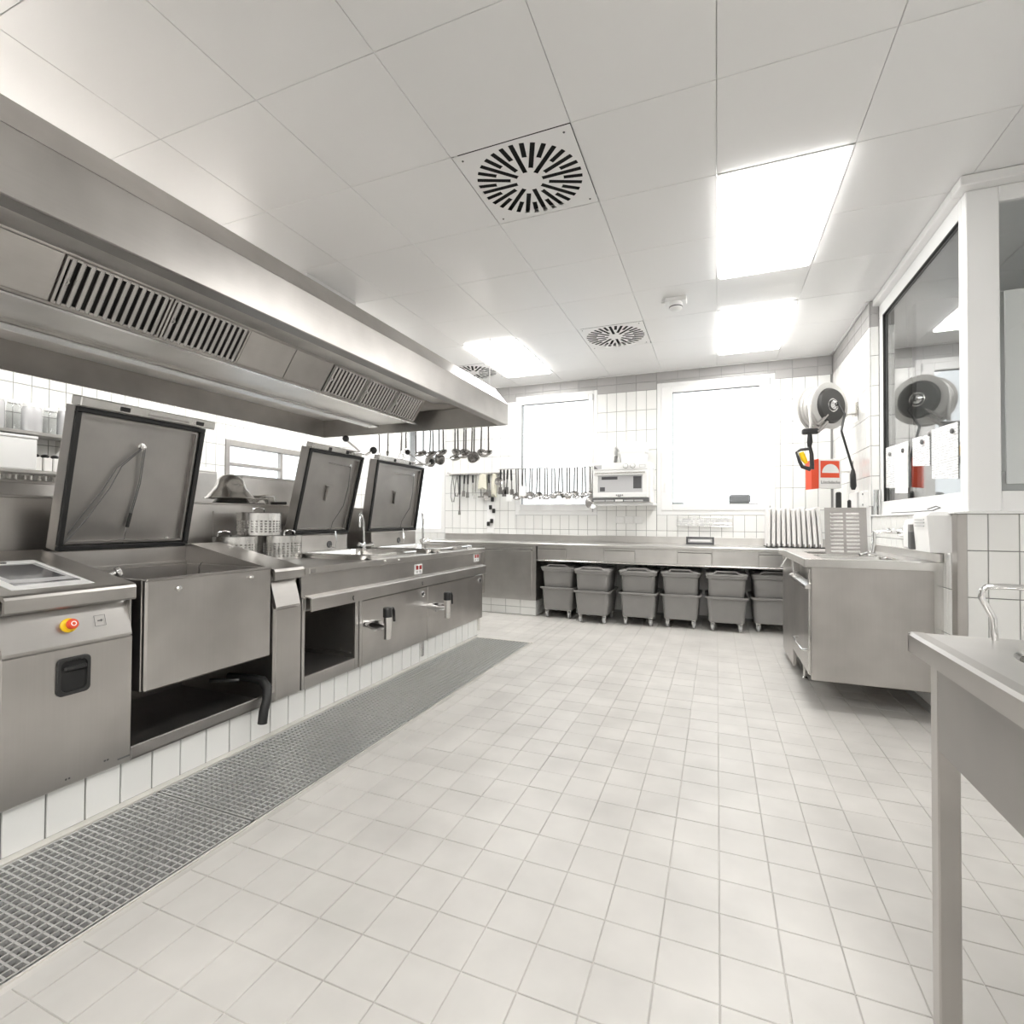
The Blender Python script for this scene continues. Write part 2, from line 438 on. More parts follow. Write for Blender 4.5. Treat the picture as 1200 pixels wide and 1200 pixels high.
struct(MB().box(XR - .006, XN, YP - .012, Y5, 1.2, 1.212, .002).build('trim_3', 'white_paint'))              # sill board
gd = MB(); gd.box(1.2, 1.241, YP - .004, YP, 0.0, 1.198, .001); gd.box(1.197, 1.201, YP - .004, YP + .065, 0.0, 1.198, .001)
struct(gd.build('trim_4', 'steel_v'))                                                                          # steel corner guard
# glazed screens
def window(name, parts, pane, mat='white_paint', gmat='glass'):
    w0 = MB()
    for p in parts: w0.box(*p, .004)
    o = struct(w0.build(name, mat))
    if pane: MB().box(*pane).build('pane', gmat, o)
    return o
w5 = window('window_5', [(XG, XG + .06, YP + .1, Y5, 1.212, 1.32), (XG, XG + .06, YP + .1, Y5, 2.84, 2.945), (XG, XG + .06, 4.95, Y5, 1.32, 2.84), (XG, XG + .06, YP + .061, YP + .1, 1.212, 2.945)], None)
MB().box(XG + .02, XG + .028, 3.53, 4.955, 1.31, 2.85).build('pane', 'glass_grey', w5)
bd = MB(); bd.box(XG + .003, XG + .02, 4.938, 4.952, 1.318, 2.842).box(XG + .003, XG + .02, 3.54, 4.95, 2.832, 2.842)
bd.build('glazing_seal', 'black_rubber', w5)
w6 = window('window_6', [(XG, 1.392, YP + .008, YP + .06, 1.212, 2.945), (1.392, XN, YP + .008, YP + .06, 1.212, 1.32), (1.392, XN, YP + .008, YP + .06, 2.862, 2.945)], None)
MB().box(1.38, XN, YP + .03, YP + .038, 1.31, 2.87).build('pane', 'glass', w6)
struct(MB().box(1.205, 1.30, YP + .061, Y5, 2.945, 2.998, .004).box(1.205, XN, YP - .06, YP + .06, 2.945, 2.998, .004).build('trim_5', 'ceiling_panel'))
wrn = struct(MB().box(XN, XN + .2, YF, YP + .2, -.05, 3.3).box(4.0, 4.2, YP, YB, -.05, 3.3).build('wall_near_right', 'wall_paint'))
struct(MB().box(XN, 4.2, YP + .008, YP + .2, -.05, 3.3).build('wall_office_front', 'wall_paint'))
struct(MB().box(XL - .2, XN + .2, YF - .2, YF, -.05, 3.3).build('wall_rear', 'wall_paint'))
# left wall with the serving hatch
W4 = (4.40, 5.95, 1.06, 2.11)
wl = wall('wall_left', 'x', XL - .25, XL, (YF, YB), (-.05, 3.3), [W4], 'grout_wall')
tiles(wl, 'left', XL, rng(1.6, YB - .01, .125, 4.40), ZR, 'tile_white', holes=[W4], joined=True)
window('window_4', [(XL - .06, XL + .02, 4.40, 4.46, 1.06, 2.11), (XL - .06, XL + .02, 5.89, 5.95, 1.06, 2.11), (XL - .06, XL + .02, 4.46, 5.89, 2.04, 2.11), (XL - .06, XL + .02, 4.46, 5.89, 1.06, 1.12), (XL - .05, XL + .01, 5.24, 5.28, 1.12, 2.04), (XL - .05, XL + .01, 4.46, 5.24, 1.80, 1.84)], (XL - .03, XL - .024, 4.45, 5.9, 1.11, 2.05), 'steel_matt')
# back windows
def tilt_window(name, W, gx0, gx1, gz0, gz1, hinge):
    x0, x1, z0, z1 = W; f0, f1 = YB - .012, YB + .06
    o = window(name, [(x0, x0 + .055, f0, f1, z0, z1), (x1 - .055, x1, f0, f1, z0, z1), (x0 + .055, x1 - .055, f0, f1, z1 - .05, z1), (x0 + .055, x1 - .055, f0, f1, z0, z0 + .06)], None)
    s0, s1 = YB - .022, YB + .05
    sa = MB(); sa.box(x0 + .05, gx0, s0, s1, z0 + .055, z1 - .045, .006).box(gx1, x1 - .05, s0, s1, z0 + .055, z1 - .045, .006).box(gx0, gx1, s0, s1, gz1, z1 - .045, .006).box(gx0, gx1, s0, s1, z0 + .055, gz0, .006)
    so = sa.build('sash', 'white_paint', o)
    sl = MB(); sl.box(gx0 - .002, gx1 + .002, YB + .006, YB + .012, gz1 - .008, gz1 + .004).box(gx0 - .004, gx0 + .006, YB + .006, YB + .012, gz0, gz1)
    sl.build('glazing_seal', 'black_rubber', so)
    MB().box(gx0 - .004, gx1 + .004, YB + .014, YB + .022, gz0 - .004, gz1 + .004).build('pane', 'glass', so)
    h = MB(); h.box(x1 - .062, x1 - .048, YB - .032, YB - .015, z1 - .13, z1 - .05, .004).box(x1 - .062, x1 - .048, YB - .032, YB - .015, z0 + .04, z0 + .11, .004)
    h.build('hinge', 'grey_wheel', o)
    hx = x0 + .105
    hd = MB(); hd.box(hx - .014, hx + .014, YB - .034, YB - .022, 1.56, 1.64, .004).box(hx - .01, hx + .01, YB - .06, YB - .034, 1.60, 1.62, .003).box(hx - .01, hx + .01, YB - .072, YB - .058, 1.50, 1.622, .004)
    hd.build('handle', 'white_plastic', so)
    return o
tilt_window('window_1', W1, -2.515 + .04, -1.545, 1.368, 2.725, 1)
tilt_window('window_2', W2, -.503, .455, 1.355, 2.722, 1)
window('window_3', [(-4.36, -4.29, YB - .01, YB + .05, .965, 2.55), (-3.725, -3.655, YB - .01, YB + .05, .965, 2.55), (-4.29, -3.725, YB - .01, YB + .05, 2.48, 2.55), (-4.29, -3.725, YB - .01, YB + .05, .965, 1.03), (-4.29, -3.725, YB - .008, YB + .04, 1.98, 2.02)], (-4.30, -3.715, YB + .015, YB + .022, 1.02, 2.49))
# outside
struct(MB().box(-12, 12, YB + .3, 30, -.5, -.45).box(-14, XL - .25, -6, 30, -.5, -.45).build('ground', 'outside_ground'))
for nm, lb, mt, bx in (('crate', 'grey storage crates standing outside behind the window right of the oven', 'outside_grey', [(.13, .50, 7.15, 7.6, -.45, 1.39), (.38, .62, 7.05, 7.14, -.45, 1.30), (.15, .40, 7.16, 7.5, 1.39, 1.50)]),):
    r = thing(nm, lb, 'crate', (.3, 7.3, -.45))
    for b in bx: MB().box(*b, .02).build('crate_box', mt, r)
pp = thing('planter', 'pale planter standing outside behind the window handle side', 'planter', (-.62, 7.2, -.45))
MB().loft([rrect(-.58, 7.2, z, hh, hh, .05) for z, hh in ((-.45, .12), (1.36, .16), (1.40, .165))]).build('pot', 'outside_pale', pp)

# ceiling: metal panels on a 630 mm grid, luminaires, swirl diffusers
CP = .63
ceil = struct(MB().box(XL - .2, 4.2, YF - .2, YB + .3, CZ + .04, CZ + .2).build('ceiling', 'ceiling_void'))
struct(MB().box(XL, XR, YB - .03, YB - .012, CZ - .012, CZ - .002).box(XR - .03, XR - .012, Y5, YB, CZ - .012, CZ - .002).build('trim_6', 'white_paint'))
LAMPS = [(0, 2.9, 'long bright ceiling luminaire by the partition corner post'), (0, 4.79, 'bright ceiling luminaire in front of the right window'), (-2.52, 4.79, 'bright ceiling luminaire between hood end and left window'),
         (0, -.88, 'added unseen ceiling luminaire over the steel table'), (-1.26, -.88, 'added unseen ceiling luminaire behind the open floor'), (0, -2.77, 'added unseen ceiling luminaire at the rear wall'), (-5.04, 4.79, 'ceiling luminaire over the serving hatch'), (-5.04, .38, 'ceiling luminaire above the wall shelves'), (-3.78, .38, 'added unseen ceiling luminaire over the hood roof near the pan'), (-4.41, 2.9, 'added unseen ceiling luminaire over the hood roof beside the duct')]  # behind the camera and over the hood: unseen luminaires added to light the room
VENTS = [(-1.26, 2.27, 'swirl ceiling vent over the open floor'), (-1.26, 4.79, 'swirl ceiling vent beside the smoke detector'), (-3.15, 5.42, 'swirl ceiling vent above the end of the extractor hood')]
skip = set()
def ck(x, y): return (round(x / CP), round((y - 2.9) / CP))
for x, y, _ in LAMPS: skip |= {ck(x, y), ck(x, y + CP)}
for x, y, _ in VENTS: skip.add(ck(x, y))
cu = rng(XL, 4.0, CP, 0); cv = rng(YF, YB, CP, 2.9)
big = []
for (p, q, r, s2) in cells(cu, cv, []):
    if p >= -5.1 and ck(round(p / CP) * CP, p * 0 + (r if abs((r - 2.9) / CP - round((r - 2.9) / CP)) < .01 else s2 - CP)) in skip and q - p > .6 and s2 - r > .6: continue
    c = ((p + q) / 2, (r + s2) / 2, CZ + .03)
    o = bpy.data.objects.new('ceiling_tile', tile_mesh('ceiling_tile', 'down', q - p - .0022, s2 - r - .0022, .03, 'ceiling_panel')); COL.objects.link(o); o.parent = ceil; o.location = c
for x, y, lb in LAMPS:
    r = thing('ceiling_light', lb, 'lamp', (x + CP / 2, y + CP, CZ))
    fr = MB(); x0, x1, y0, y1 = x + .003, x + CP - .003, y + .003, y + 2 * CP - .003
    fr.box(x0, x0 + .02, y0, y1, CZ - .004, CZ + .03).box(x1 - .02, x1, y0, y1, CZ - .004, CZ + .03).box(x0 + .02, x1 - .02, y0, y0 + .02, CZ - .004, CZ + .03).box(x0 + .02, x1 - .02, y1 - .02, y1, CZ - .004, CZ + .03)
    fr.build('frame', 'white_paint', r)
    MB().box(x0 + .02, x1 - .02, y0 + .02, y1 - .02, CZ - .02, CZ + .02, .004).build('diffuser', 'lamp', r)
def vent(x, y, lb):
    cx, cy = x + CP / 2, y + CP / 2
    r = thing('ceiling_vent', lb, 'vent', (cx, cy, CZ), group='swirl diffusers in the ceiling')
    n, hw, R3 = 32, .0125, .285
    mb = MB(); zb = CZ
    def pt(rr, a): return (cx + rr * math.cos(a), cy + rr * math.sin(a), zb)
    mb.add([pt(.072, 2 * math.pi * k / 48) for k in range(48)], [tuple(range(48))])
    for ra, rb, ks in ((.072, .105, range(0, n, 4)), (.105, .185, range(0, n, 2)), (.185, R3, range(n))):
        ks = list(ks)
        for i, k in enumerate(ks):
            a = 2 * math.pi * k / n; b = a + 2 * math.pi * len(range(n)) / len(ks) / n
            da, db = math.asin(hw / ra), math.asin(hw / rb); ms = max(2, 24 // len(ks) * 2)
            for j in range(ms):
                f = lambda d, t: a + d + (b - a - 2 * d) * t
                mb.add([pt(ra, f(da, j / ms)), pt(rb, f(db, j / ms)), pt(rb, f(db, (j + 1) / ms)), pt(ra, f(da, (j + 1) / ms))], [(0, 1, 2, 3)])
    h = CP / 2 - .004
    def sq(a): c, s = math.cos(a), math.sin(a); t = h / max(abs(c), abs(s)); return (cx + c * t, cy + s * t, zb)
    for k in range(64):
        a, b = 2 * math.pi * k / 64, 2 * math.pi * (k + 1) / 64
        mb.add([pt(R3, a), sq(a), sq(b), pt(R3, b)], [(0, 1, 2, 3)])
    mb.build('plate', 'ceiling_panel', r)
    MB().box(cx - .3, cx + .3, cy - .3, cy + .3, CZ + .035, CZ + .04).build('plenum_box', 'dark_slot', r)
    sc = MB()
    for sx in (-1, 1):
        for sy in (-1, 1): sc.lathe([(.006, 0), (.004, -.003)], (cx + sx * .27, cy + sy * .27, CZ), 8, False, True)
    sc.build('screw', 'ink', r)
for v in VENTS: vent(*v)
sd = thing('smoke_detector', 'round white smoke detector on a mounting box on the ceiling', 'detector', (-.315, 4.409, CZ))
MB().box(-.40, -.23, 4.36, 4.47, CZ - .035, CZ + .0, .006).build('mounting_box', 'white_plastic', sd)
MB().lathe([(.05, -.035), (.056, -.06), (.05, -.085), (.03, -.1), (.001, -.102)], (-.315, 4.409, CZ), 20, True).build('head', 'white_plastic', sd)
MB().lathe([(.0525, -.066), (.0545, -.072), (.0525, -.078)], (-.315, 4.409, CZ), 20).build('sensor_slot', 'ink', sd)
MB().box(-.43, -.40, 4.40, 4.43, CZ - .03, CZ - .012, .003).build('cable_gland', 'white_plastic', sd)

# ================================================================ COOKING BLOCK
FX = -2.20
pl = thing('plinth', 'white tiled plinth with dark joints under the cooking block', 'plinth', (-3.2, 2.5, 0))
core = MB().box(-4.15, -2.228, .3, 4.64, 0, .168).build('core', 'grout', pl)
def ptiles(par):
    for (p, q, r, s2) in cells(rng(.35, 4.64, P * .9975, 1.087), [.006, .172], []):
        o = bpy.data.objects.new('tile', tile_mesh('tile', 'left', q - p - .0065, s2 - r - .002, .008, 'tile_white')); COL.objects.link(o); o.parent = par
        o.location = ROOT[par.name].inverted() @ Vector((-2.228, (p + q) / 2, (r + s2) / 2))
    for (p, q, r, s2) in cells(rng(-4.1, -2.22, P, -2.22), [.006, .172], []):
        pass
ptiles(pl)

# floor grates in the drain channel
gb = [.22] + [onZ(*p, 0).y for p in ((190, 930), (396, 830), (507, 783))] + [4.525]
gb = [.22, gb[1] - .0] + [gb[2], gb[3], gb[4]]
GL = ['steel floor grate nearest the control panel door', 'long steel floor grate below the tilting pan', 'steel floor grate below the open cabinet and kettle tap', 'steel floor grate ending before the back cabinet']
for gi in range(len(gb) - 1):
    y0, y1 = gb[gi] + .004, gb[gi + 1] - .004
    g = thing('floor_grate', GL[gi], 'grate', ((GX0 + GX1) / 2, (y0 + y1) / 2, 0))
    f = MB(); x0, x1 = GX0 + .006, GX1 - .004
    f.box(x0, x1, y0, y0 + .006, -.03, .002).box(x0, x1, y1 - .006, y1, -.03, .002).box(x0, x0 + .006, y0, y1, -.03, .002).box(x1 - .006, x1, y0, y1, -.03, .002)
    f.build('frame', 'grate_zinc', g)
    b = MB(); n = max(2, round((y1 - y0) / .024))
    for k in range(1, n): yy = y0 + (y1 - y0) * k / n; b.box(x0, x1, yy - .003, yy + .003, -.03, 0)
    o = b.build('bearing_bars', 'grate_zinc', g); o['kind'] = 'stuff'
    c = MB(); n = 17
    for k in range(1, n): xx = x0 + (x1 - x0) * k / n; c.box(xx - .0028, xx + .0028, y0, y1, -.012, .001)
    o = c.build('cross_bars', 'grate_zinc', g); o['kind'] = 'stuff'

def lidm(y0, Xb, zb, Xt, zt):
    """lid frame: u along the hinge (+Y), v up the lid, n out of its inner face (towards +X)"""
    v = Vector((Xt - Xb, 0, zt - zb)); L = v.length; v.normalize(); u = Vector((0, 1, 0)); n = u.cross(v)
    return frame3(Vector((Xb, y0, zb)), u, v, n), L
def ring_rect(mb, u0, u1, v0, v1, wd, n0, n1, b=0):
    mb.box(u0, u1, v0, v0 + wd, n0, n1, b).box(u0, u1, v1 - wd, v1, n0, n1, b).box(u0, u0 + wd, v0 + wd, v1 - wd, n0, n1, b).box(u1 - wd, u1, v0 + wd, v1 - wd, n0, n1, b)
    return mb
def lid(par, y0, y1, Xb, zb, Xt, zt, th=.085):
    M, L = lidm(y0, Xb, zb, Xt, zt); W = y1 - y0
    sh = MB(M); sh.box(0, W, 0, L, -th, -th + .006, .002)
    ring_rect(sh, 0, W, 0, L, .012, -th + .006, -.012)
    lo = sh.build('lid', 'steel_v', par)
    ga = ring_rect(MB(M), .001, W - .001, .001, L - .001, .024, -.014, .004, .003); ga.build('gasket', 'black_rubber', lo)
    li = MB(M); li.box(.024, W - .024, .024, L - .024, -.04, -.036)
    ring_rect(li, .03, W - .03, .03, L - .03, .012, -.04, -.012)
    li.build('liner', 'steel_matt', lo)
    return lo, M, L, W

# ---- tilting braising pan: control pillar, pan, right pillar, lid
bp = thing('braising_pan', 'large tilting braising pan with raised lid and control pillar with red stop button', 'cooker', (-2.5, 1.6, .17))
SL = .115 / .65
def topz(x): return .886 + SL * (-2.2 - x)
pb = MB(); A0, A1 = .945, 1.355
pb.prism([(-2.203, .172), (-2.203, .672), (-2.243, .815), (-2.243, .88), (-2.85, topz(-2.85)), (-2.92, topz(-2.85)), (-2.92, .172)], A0 + .004, A1 - .008)
pb.build('control_pillar', 'steel_v', bp)
dr = MB().box(-2.215, FX, A0, A1 + .002, .171, .676, .004).build('door', 'steel_v', bp)
cpn = MB(); cpn.prism([(-2.196, .682), (-2.196, .69), (-2.238, .822), (-2.245, .822), (-2.21, .682)], A0, A1 - .004); cpn.build('control_panel', 'steel', bp)
tp = MB()
tp.prism([(-2.187, .83), (-2.187, .872), (-2.192, .882), (-2.203, .888), (-2.85, topz(-2.85) + .004), (-2.85, topz(-2.85) - .004), (-2.215, .872), (-2.2, .866), (-2.2, .83), (-2.21, .822), (-2.193, .822)], A0, A1 + .004)
tp.build('top_cover', 'steel', bp)
hb = [onX(66, 773, FX), onX(105, 768, FX), onX(66, 818, FX)]
hy0, hy1, hz0, hz1 = 1.098, 1.205, .503, .64
rc = MB(frame3((FX + .002, (hy0 + hy1) / 2, (hz0 + hz1) / 2), (0, 1, 0), (0, 0, 1), (1, 0, 0)))
w_, h_ = (hy1 - hy0) / 2, (hz1 - hz0) / 2
rc.loft([rrect(0, 0, z, w_ + e, h_ + e, .018) for z, e in ((-.004, 0), (.004, 0), (.006, -.003), (.006, -.012), (-.002, -.014))], False, False, False)
hd = rc.build('handle_recess', 'black_plastic', dr)
MB(rc.m).loft([rrect(0, 0, -.001, w_ - .013, h_ - .013, .008)] * 2, False, True).build('recess_floor', 'dark_slot', dr)
MB(rc.m).box(-w_ + .022, w_ - .012, .018, .036, -.001, .008, .004).build('latch_bar', 'black_plastic', dr)
es = onX(80, 733, -2.216)
nrm = Vector((math.cos(.3), 0, math.sin(.3)))
eb = thing_part = MB().lathe([(.026, -.002), (.026, .006), (.022, .009), (.012, .0095)], es, 24, axis=nrm, cap0=True, cap1=True).build('emergency_stop', 'yellow', bp)
MB().lathe([(.011, .009), (.011, .018), (.018, .02), (.019, .03), (.015, .035), (.001, .036)], es, 20, axis=nrm).build('stop_button', 'red', eb)
MB().lathe([(.006, .0362), (.009, .0362), (.009, .0368), (.006, .0368)], es, 16, axis=nrm).build('button_mark', 'white_plastic', eb)
sy = onX(117, 727, -2.214); Ms = frame3(sy + nrm * .001, (0, 1, 0), nrm.cross(Vector((0, 1, 0))), nrm)
ring_rect(MB(Ms), -.019, .019, -.021, .021, .0012, 0, .0008).build('symbol_frame', 'ink', bp)
MB(Ms).box(-.009, .009, -.002, .002, 0, .0008).box(.003, .006, -.005, .005, 0, .0008).build('symbol', 'ink', bp)
# touch panel on the sloping top
def onTop(x, y):
    d = ray(x, y); o = Vector((0, 0, H)); t = (.892 - SL * 2.2 - o.z) / (d.z + SL * d.x); return d * t + o
q1, q2, q3 = onTop(53.3, 650.7), onTop(110.7, 682), onTop(28, 690.7)
vtop = Vector((-1, 0, SL)).normalized(); ntop = Vector((SL, 0, 1)).normalized()
dep = (q2 - q1).dot(-vtop); dep = max(.2, min(.42, dep))
Mt = frame3(Vector((q2.x, q3.y - .06, topz(q2.x) + .004)), (0, 1, 0), vtop, ntop)   # u: +Y, v: rearwards
Mt = frame3(Vector((q2.x, q3.y - .03, topz(q2.x) + .0035)), Vector((0, 1, 0)), vtop, Vector((0, 1, 0)).cross(vtop))
uw = q2.y - (q3.y - .03)
MB(Mt).box(0, uw, 0, dep, -.001, -.0035 if Mt.col[2].z < 0 else .0015).build('touch_panel', 'white_plastic', bp)
sg = -1 if Mt.col[2].z < 0 else 1
MB(Mt).box(.03, uw - .02, .05, dep - .06, 0, sg * .003).build('screen', 'screen_light', bp)
MB(Mt).prism([(.03, .055), (uw - .02, .055), (uw - .02, .075), (uw * .5, .068), (.03, .085)], 0, sg * .0036, 2).build('screen_band', 'screen_dark', bp)  # dark band along the front edge of the screen
MB(Mt).prism([(.05, .13), (uw - .035, .12), (uw - .04, dep - .08), (.04, dep - .075)], 0, sg * .0036, 2).build('screen_image', 'screen_dark', bp)
MB(Mt).lathe([(.012, .0), (.012, sg * .0042), (.001, sg * .0042)], (uw * .55, dep - .03, 0), 12).build('panel_logo', 'ink', bp)
# type plate marks low on the door
for yy, zz, ln in ((1.135, .197, .006), (1.145, .197, .006), (1.262, .21, .007), (1.272, .21, .007), (1.33, .195, .045)):
    MB().box(FX - .001, FX + .0012, yy - ln / 2, yy + ln / 2, zz - .003, zz + .003).build('type_mark', 'ink', dr)
# pan
B0, B1, PT = 1.405, 2.05, .893
pa = MB()
pa.box(FX - .028, FX, B0, B1, .424, PT, .008).box(FX - .65, FX - .63, B0, B1, .5, PT, .004)
pa.box(FX - .63, FX - .028, B0, B0 + .02, .424, PT, .003).box(FX - .63, FX - .028, B1 - .02, B1, .424, PT, .003).box(FX - .63, FX - .02, B0 + .02, B1 - .02, .6, .62)
pan = pa.build('pan', 'steel_v', bp)
MB().box(FX - .03, FX + .004, B0 - .001, B1 + .001, PT - .012, PT + .002, .006).build('pan_rim', 'steel', pan)
for px in ((206, 690), (291, 677)):
    c = onX(*px, FX); MB().lathe([(.007, 0), (.007, .012), (.013, .016), (.013, .026), (.009, .03), (.001, .031)], c, 14, axis=(1, 0, .1)).build('knob', 'steel_bright', pan)
MB().tube([(FX - .3, 1.86, .62), (FX - .3, 1.86, .9), (FX - .28, 1.86, .925)], .004).build('temperature_probe', 'chrome', pan)
MB().lathe([(.012, 0), (.012, .03), (.024, .034), (.024, .05), (.006, .055)], (-2.38, 1.36, .905), 16, axis=(.2, .7, .3), cap1=True).build('valve_knob', 'chrome', bp)
MB().box(-2.52, -2.44, B1 - .16, B1 - .04, PT - .03, PT - .02).build('pouring_lip', 'steel_bright', pan)
# right pillar
C0, C1 = 2.062, 2.268
rp = MB()
rp.prism([(-2.205, .172), (-2.205, .66), (-2.245, .79), (-2.245, .88), (-2.85, topz(-2.85)), (-2.92, topz(-2.85)), (-2.92, .172)], C0 + .004, C1 - .004)
rp.build('side_pillar', 'steel_v', bp)
MB().box(-2.22, FX, C0 + .022, C1 - .02, .171, .66, .004).build('pillar_front', 'steel_v', bp)
s3 = MB(); s3.prism([(-2.19, .668), (-2.187, .676), (-2.23, .815), (-2.24, .815), (-2.205, .668)], C0 + .008, C1 - .03); s3.build('slanted_cover', 'steel', bp)
s4 = MB()
s4.prism([(-2.187, .82), (-2.187, .866), (-2.195, .88), (-2.85, topz(-2.85) + .004), (-2.85, topz(-2.85) - .006), (-2.21, .862), (-2.2, .855), (-2.2, .82)], C0 - .002, C1 + .002)
s4.build('pillar_top', 'steel', bp)
# base under the pan
ba = MB(); ba.box(-2.9, FX, A1, C0 + .01, .172, .178).box(FX - .012, FX, A1 + .002, C0 + .02, .171, .225, .003).box(-2.92, -2.9, A1, C0, .172, .95).box(-2.9, FX - .01, A1 - .006, A1, .18, .82)
ba.build('base_tray', 'steel_matt', bp)
dh = MB(); d0 = onX(300, 800, FX - .06)
dh.tube([(FX - .25, d0.y - .01, .30), (FX - .1, d0.y + .015, .30), (FX - .03, d0.y + .015, .295), (FX + .015, d0.y + .005, .265), (FX + .04, d0.y - .02, .215), (FX + .046, d0.y - .045, .165), (FX + .046, d0.y - .052, .105)], [.018, .02, .024, .024, .022, .023, .023], 14)
dh.build('drain_hose', 'black_rubber', bp)
MB().tube([(FX - .2, d0.y - .16, .325), (FX - .1, d0.y - .07, .315)], .01).build('hose_clip', 'black_plastic', bp)
MB().box(FX - .02, FX - .01, d0.y + .02, d0.y + .055, .22, .27).build('hose_bracket', 'steel', bp)
# lid
L1, M1, LL, LW = lid(bp, 1.437, 2.082, -2.9, .99, -2.758, 1.672)
hs = MB(M1); hs.box(.0, LW + .035, LL + .002, LL + .048, -.05, .028, .004); hs.build('lid_handle_bar', 'steel_bright', L1)
for u in (.19, LW - .06): MB(M1).box(u - .022, u + .022, LL + .012, LL + .034, .026, .034, .003).build('clip', 'black_plastic', L1)
MB(M1).box(.30, .52, LL + .012, LL + .024, .027, .03).build('handle_slot', 'steel_matt', L1)
hgp = MB(); hgp.box(-2.93, -2.892, 1.40, 2.12, .90, .99, .004).box(-2.95, -2.88, 1.45, 2.075, .88, .905); hgp.build('hinge_plate', 'steel', L1)
hk = (.33, LL * .775)
MB(M1).lathe([(.02, 0), (.02, .006), (.008, .01), (.008, .02), (.014, .022), (.001, .026)], (hk[0], hk[1], -.036), 14).build('hook', 'steel_bright', L1)
MB(M1).tube([(hk[0], hk[1], -.015), (.24, LL * .62, -.018), (.20, LL * .45, -.02), (.11, LL * .2, -.02), (.03, .03, -.01)], .003, 6).build('probe_cable', 'ink', L1)
MB(M1).tube([(hk[0], hk[1] + .004, -.02), (.22, LL * .60, -.022), (.17, LL * .43, -.024), (.08, LL * .2, -.024), (.028, .04, -.02)], .0025, 6).build('probe_cable', 'ink', L1)
for du in (0, .008): MB(M1).tube([(hk[0] + du, hk[1], -.014), (.335 + du, LL * .5, -.02), (.315 + du, LL * .25, -.022)], .0028, 6).build('probe_cable', 'ink', L1)
MB(M1).tube([(.318, LL * .27, -.02), (.310, LL * .16, -.02)], [.008, .009]).build('probe_grip', 'black_plastic', L1)
MB(M1).tube([(.310, LL * .16, -.02), (.300, LL * .03, -.02)], .0025, 6).build('probe_needle', 'chrome', L1)
MB(M1).lathe([(.012, 0), (.012, .01), (.001, .012)], (LW - .11, .04, -.036), 12).build('steam_nozzle', 'chrome', L1)

# ---- worktop of the kettle group, with fascia and guard rail
D0, K1, K2, D1 = 2.272, 2.80, 3.637, 4.69
wt = thing('worktop', 'steel worktop with fascia and front guard rail over cabinet and kettles', 'worktop', (-2.6, 3.5, .83))
BAS = [(2.885, 3.545), (3.76, 4.54)]
mb = MB()
for (p, q, r, s2) in cells([D0, D1], [-3.1, -2.185], [(a, b, -2.85, -2.225) for a, b in BAS]): mb.box(r, s2, p, q, .832, .870)
mb.build('top', 'steel', wt)
MB().box(-2.197, -2.18, D0 + .03, D1 + .005, .828, .872, .005).build('front_edge', 'steel', wt)
MB().box(-2.24, -2.218, D0 + .008, D1, .68, .83, .002).build('fascia', 'steel', wt)
rl = MB(); rl.prism([(-2.165, .617), (-2.165, .69), (-2.17, .697), (-2.22, .705), (-2.22, .698), (-2.175, .690), (-2.172, .617)], D0 + .03, D1 + .006); rl.build('guard_rail', 'steel', wt)
MB().box(-2.185, -2.176, D0 + .04, D0 + .075, .838, .862, .002).build('joint_cover', 'steel_matt', wt)
for px in ((413.4, 701), (494.5, 684)):
    c = onX(*px, -2.16); MB().tube([c + Vector((0, .008, .014)), c + Vector((.006, -.004, .004)), c + Vector((.008, -.004, -.004)), c + Vector((0, .008, -.012))], .003, 6).build('hook', 'black_plastic', wt)
for px in ((451, 657), (467, 656), (514, 647), (548, 643)):
    c = onX(*px, -2.178); MB().ball(c, .012, 10, (1, 1.4, .8)).build('stud', 'steel_bright', wt)
for px in ((489.5, 667), (557.5, 653.5)):
    c = onX(*px, -2.216)
    s = MB().box(-2.218, -2.206, c.y - .055, c.y + .055, c.z - .04, c.z + .04, .004).build('switch_plate', 'white_plastic', wt)
    for dy in (-.024, .024):
        MB().box(-2.207, -2.203, c.y + dy - .016, c.y + dy + .016, c.z - .002, c.z + .03, .002).build('rocker', 'dark_red', s)
        MB().box(-2.207, -2.2045, c.y + dy - .014, c.y + dy + .014, c.z - .03, c.z - .01, .001).build('socket_flap', 'grey_wheel', s)

# ---- open base cabinet
oc = thing('open_cabinet', 'open steel base cabinet with dark empty compartment between pan and kettles', 'cabinet', (-2.5, 2.53, .17))
o0, o1, oz0, oz1 = 2.292, 2.732, .243, .618
fr = MB(); fr.box(-2.215, FX, D0 - .002, o0, .171, .70, .002).box(-2.215, FX, o1, o1 + .035, .171, .70, .002).box(-2.215, FX, o0, o1, .171, oz0, .002).box(-2.215, FX, o0, o1, oz1, .70, .002)
fr.build('front_frame', 'steel_v', oc)
MB().box(-2.214, FX + .003, o1 + .04, K1 - .002, .171, .70, .002).build('post', 'steel_v', oc)
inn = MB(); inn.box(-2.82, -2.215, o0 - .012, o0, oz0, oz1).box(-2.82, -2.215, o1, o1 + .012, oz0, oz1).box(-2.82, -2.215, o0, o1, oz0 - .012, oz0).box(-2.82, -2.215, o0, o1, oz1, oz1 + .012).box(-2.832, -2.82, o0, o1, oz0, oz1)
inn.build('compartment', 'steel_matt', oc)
for z in (.29, .55):
    for x in (-2.32, -2.68): MB().cyl((x, o1, z), (x, o1 - .004, z), .006, n=8).build('shelf_pin', 'steel_bright', oc)
MB().box(-2.80, -2.23, o1 - .012, o1, oz0 + .03, oz0 + .036).build('runner', 'steel_bright', oc)

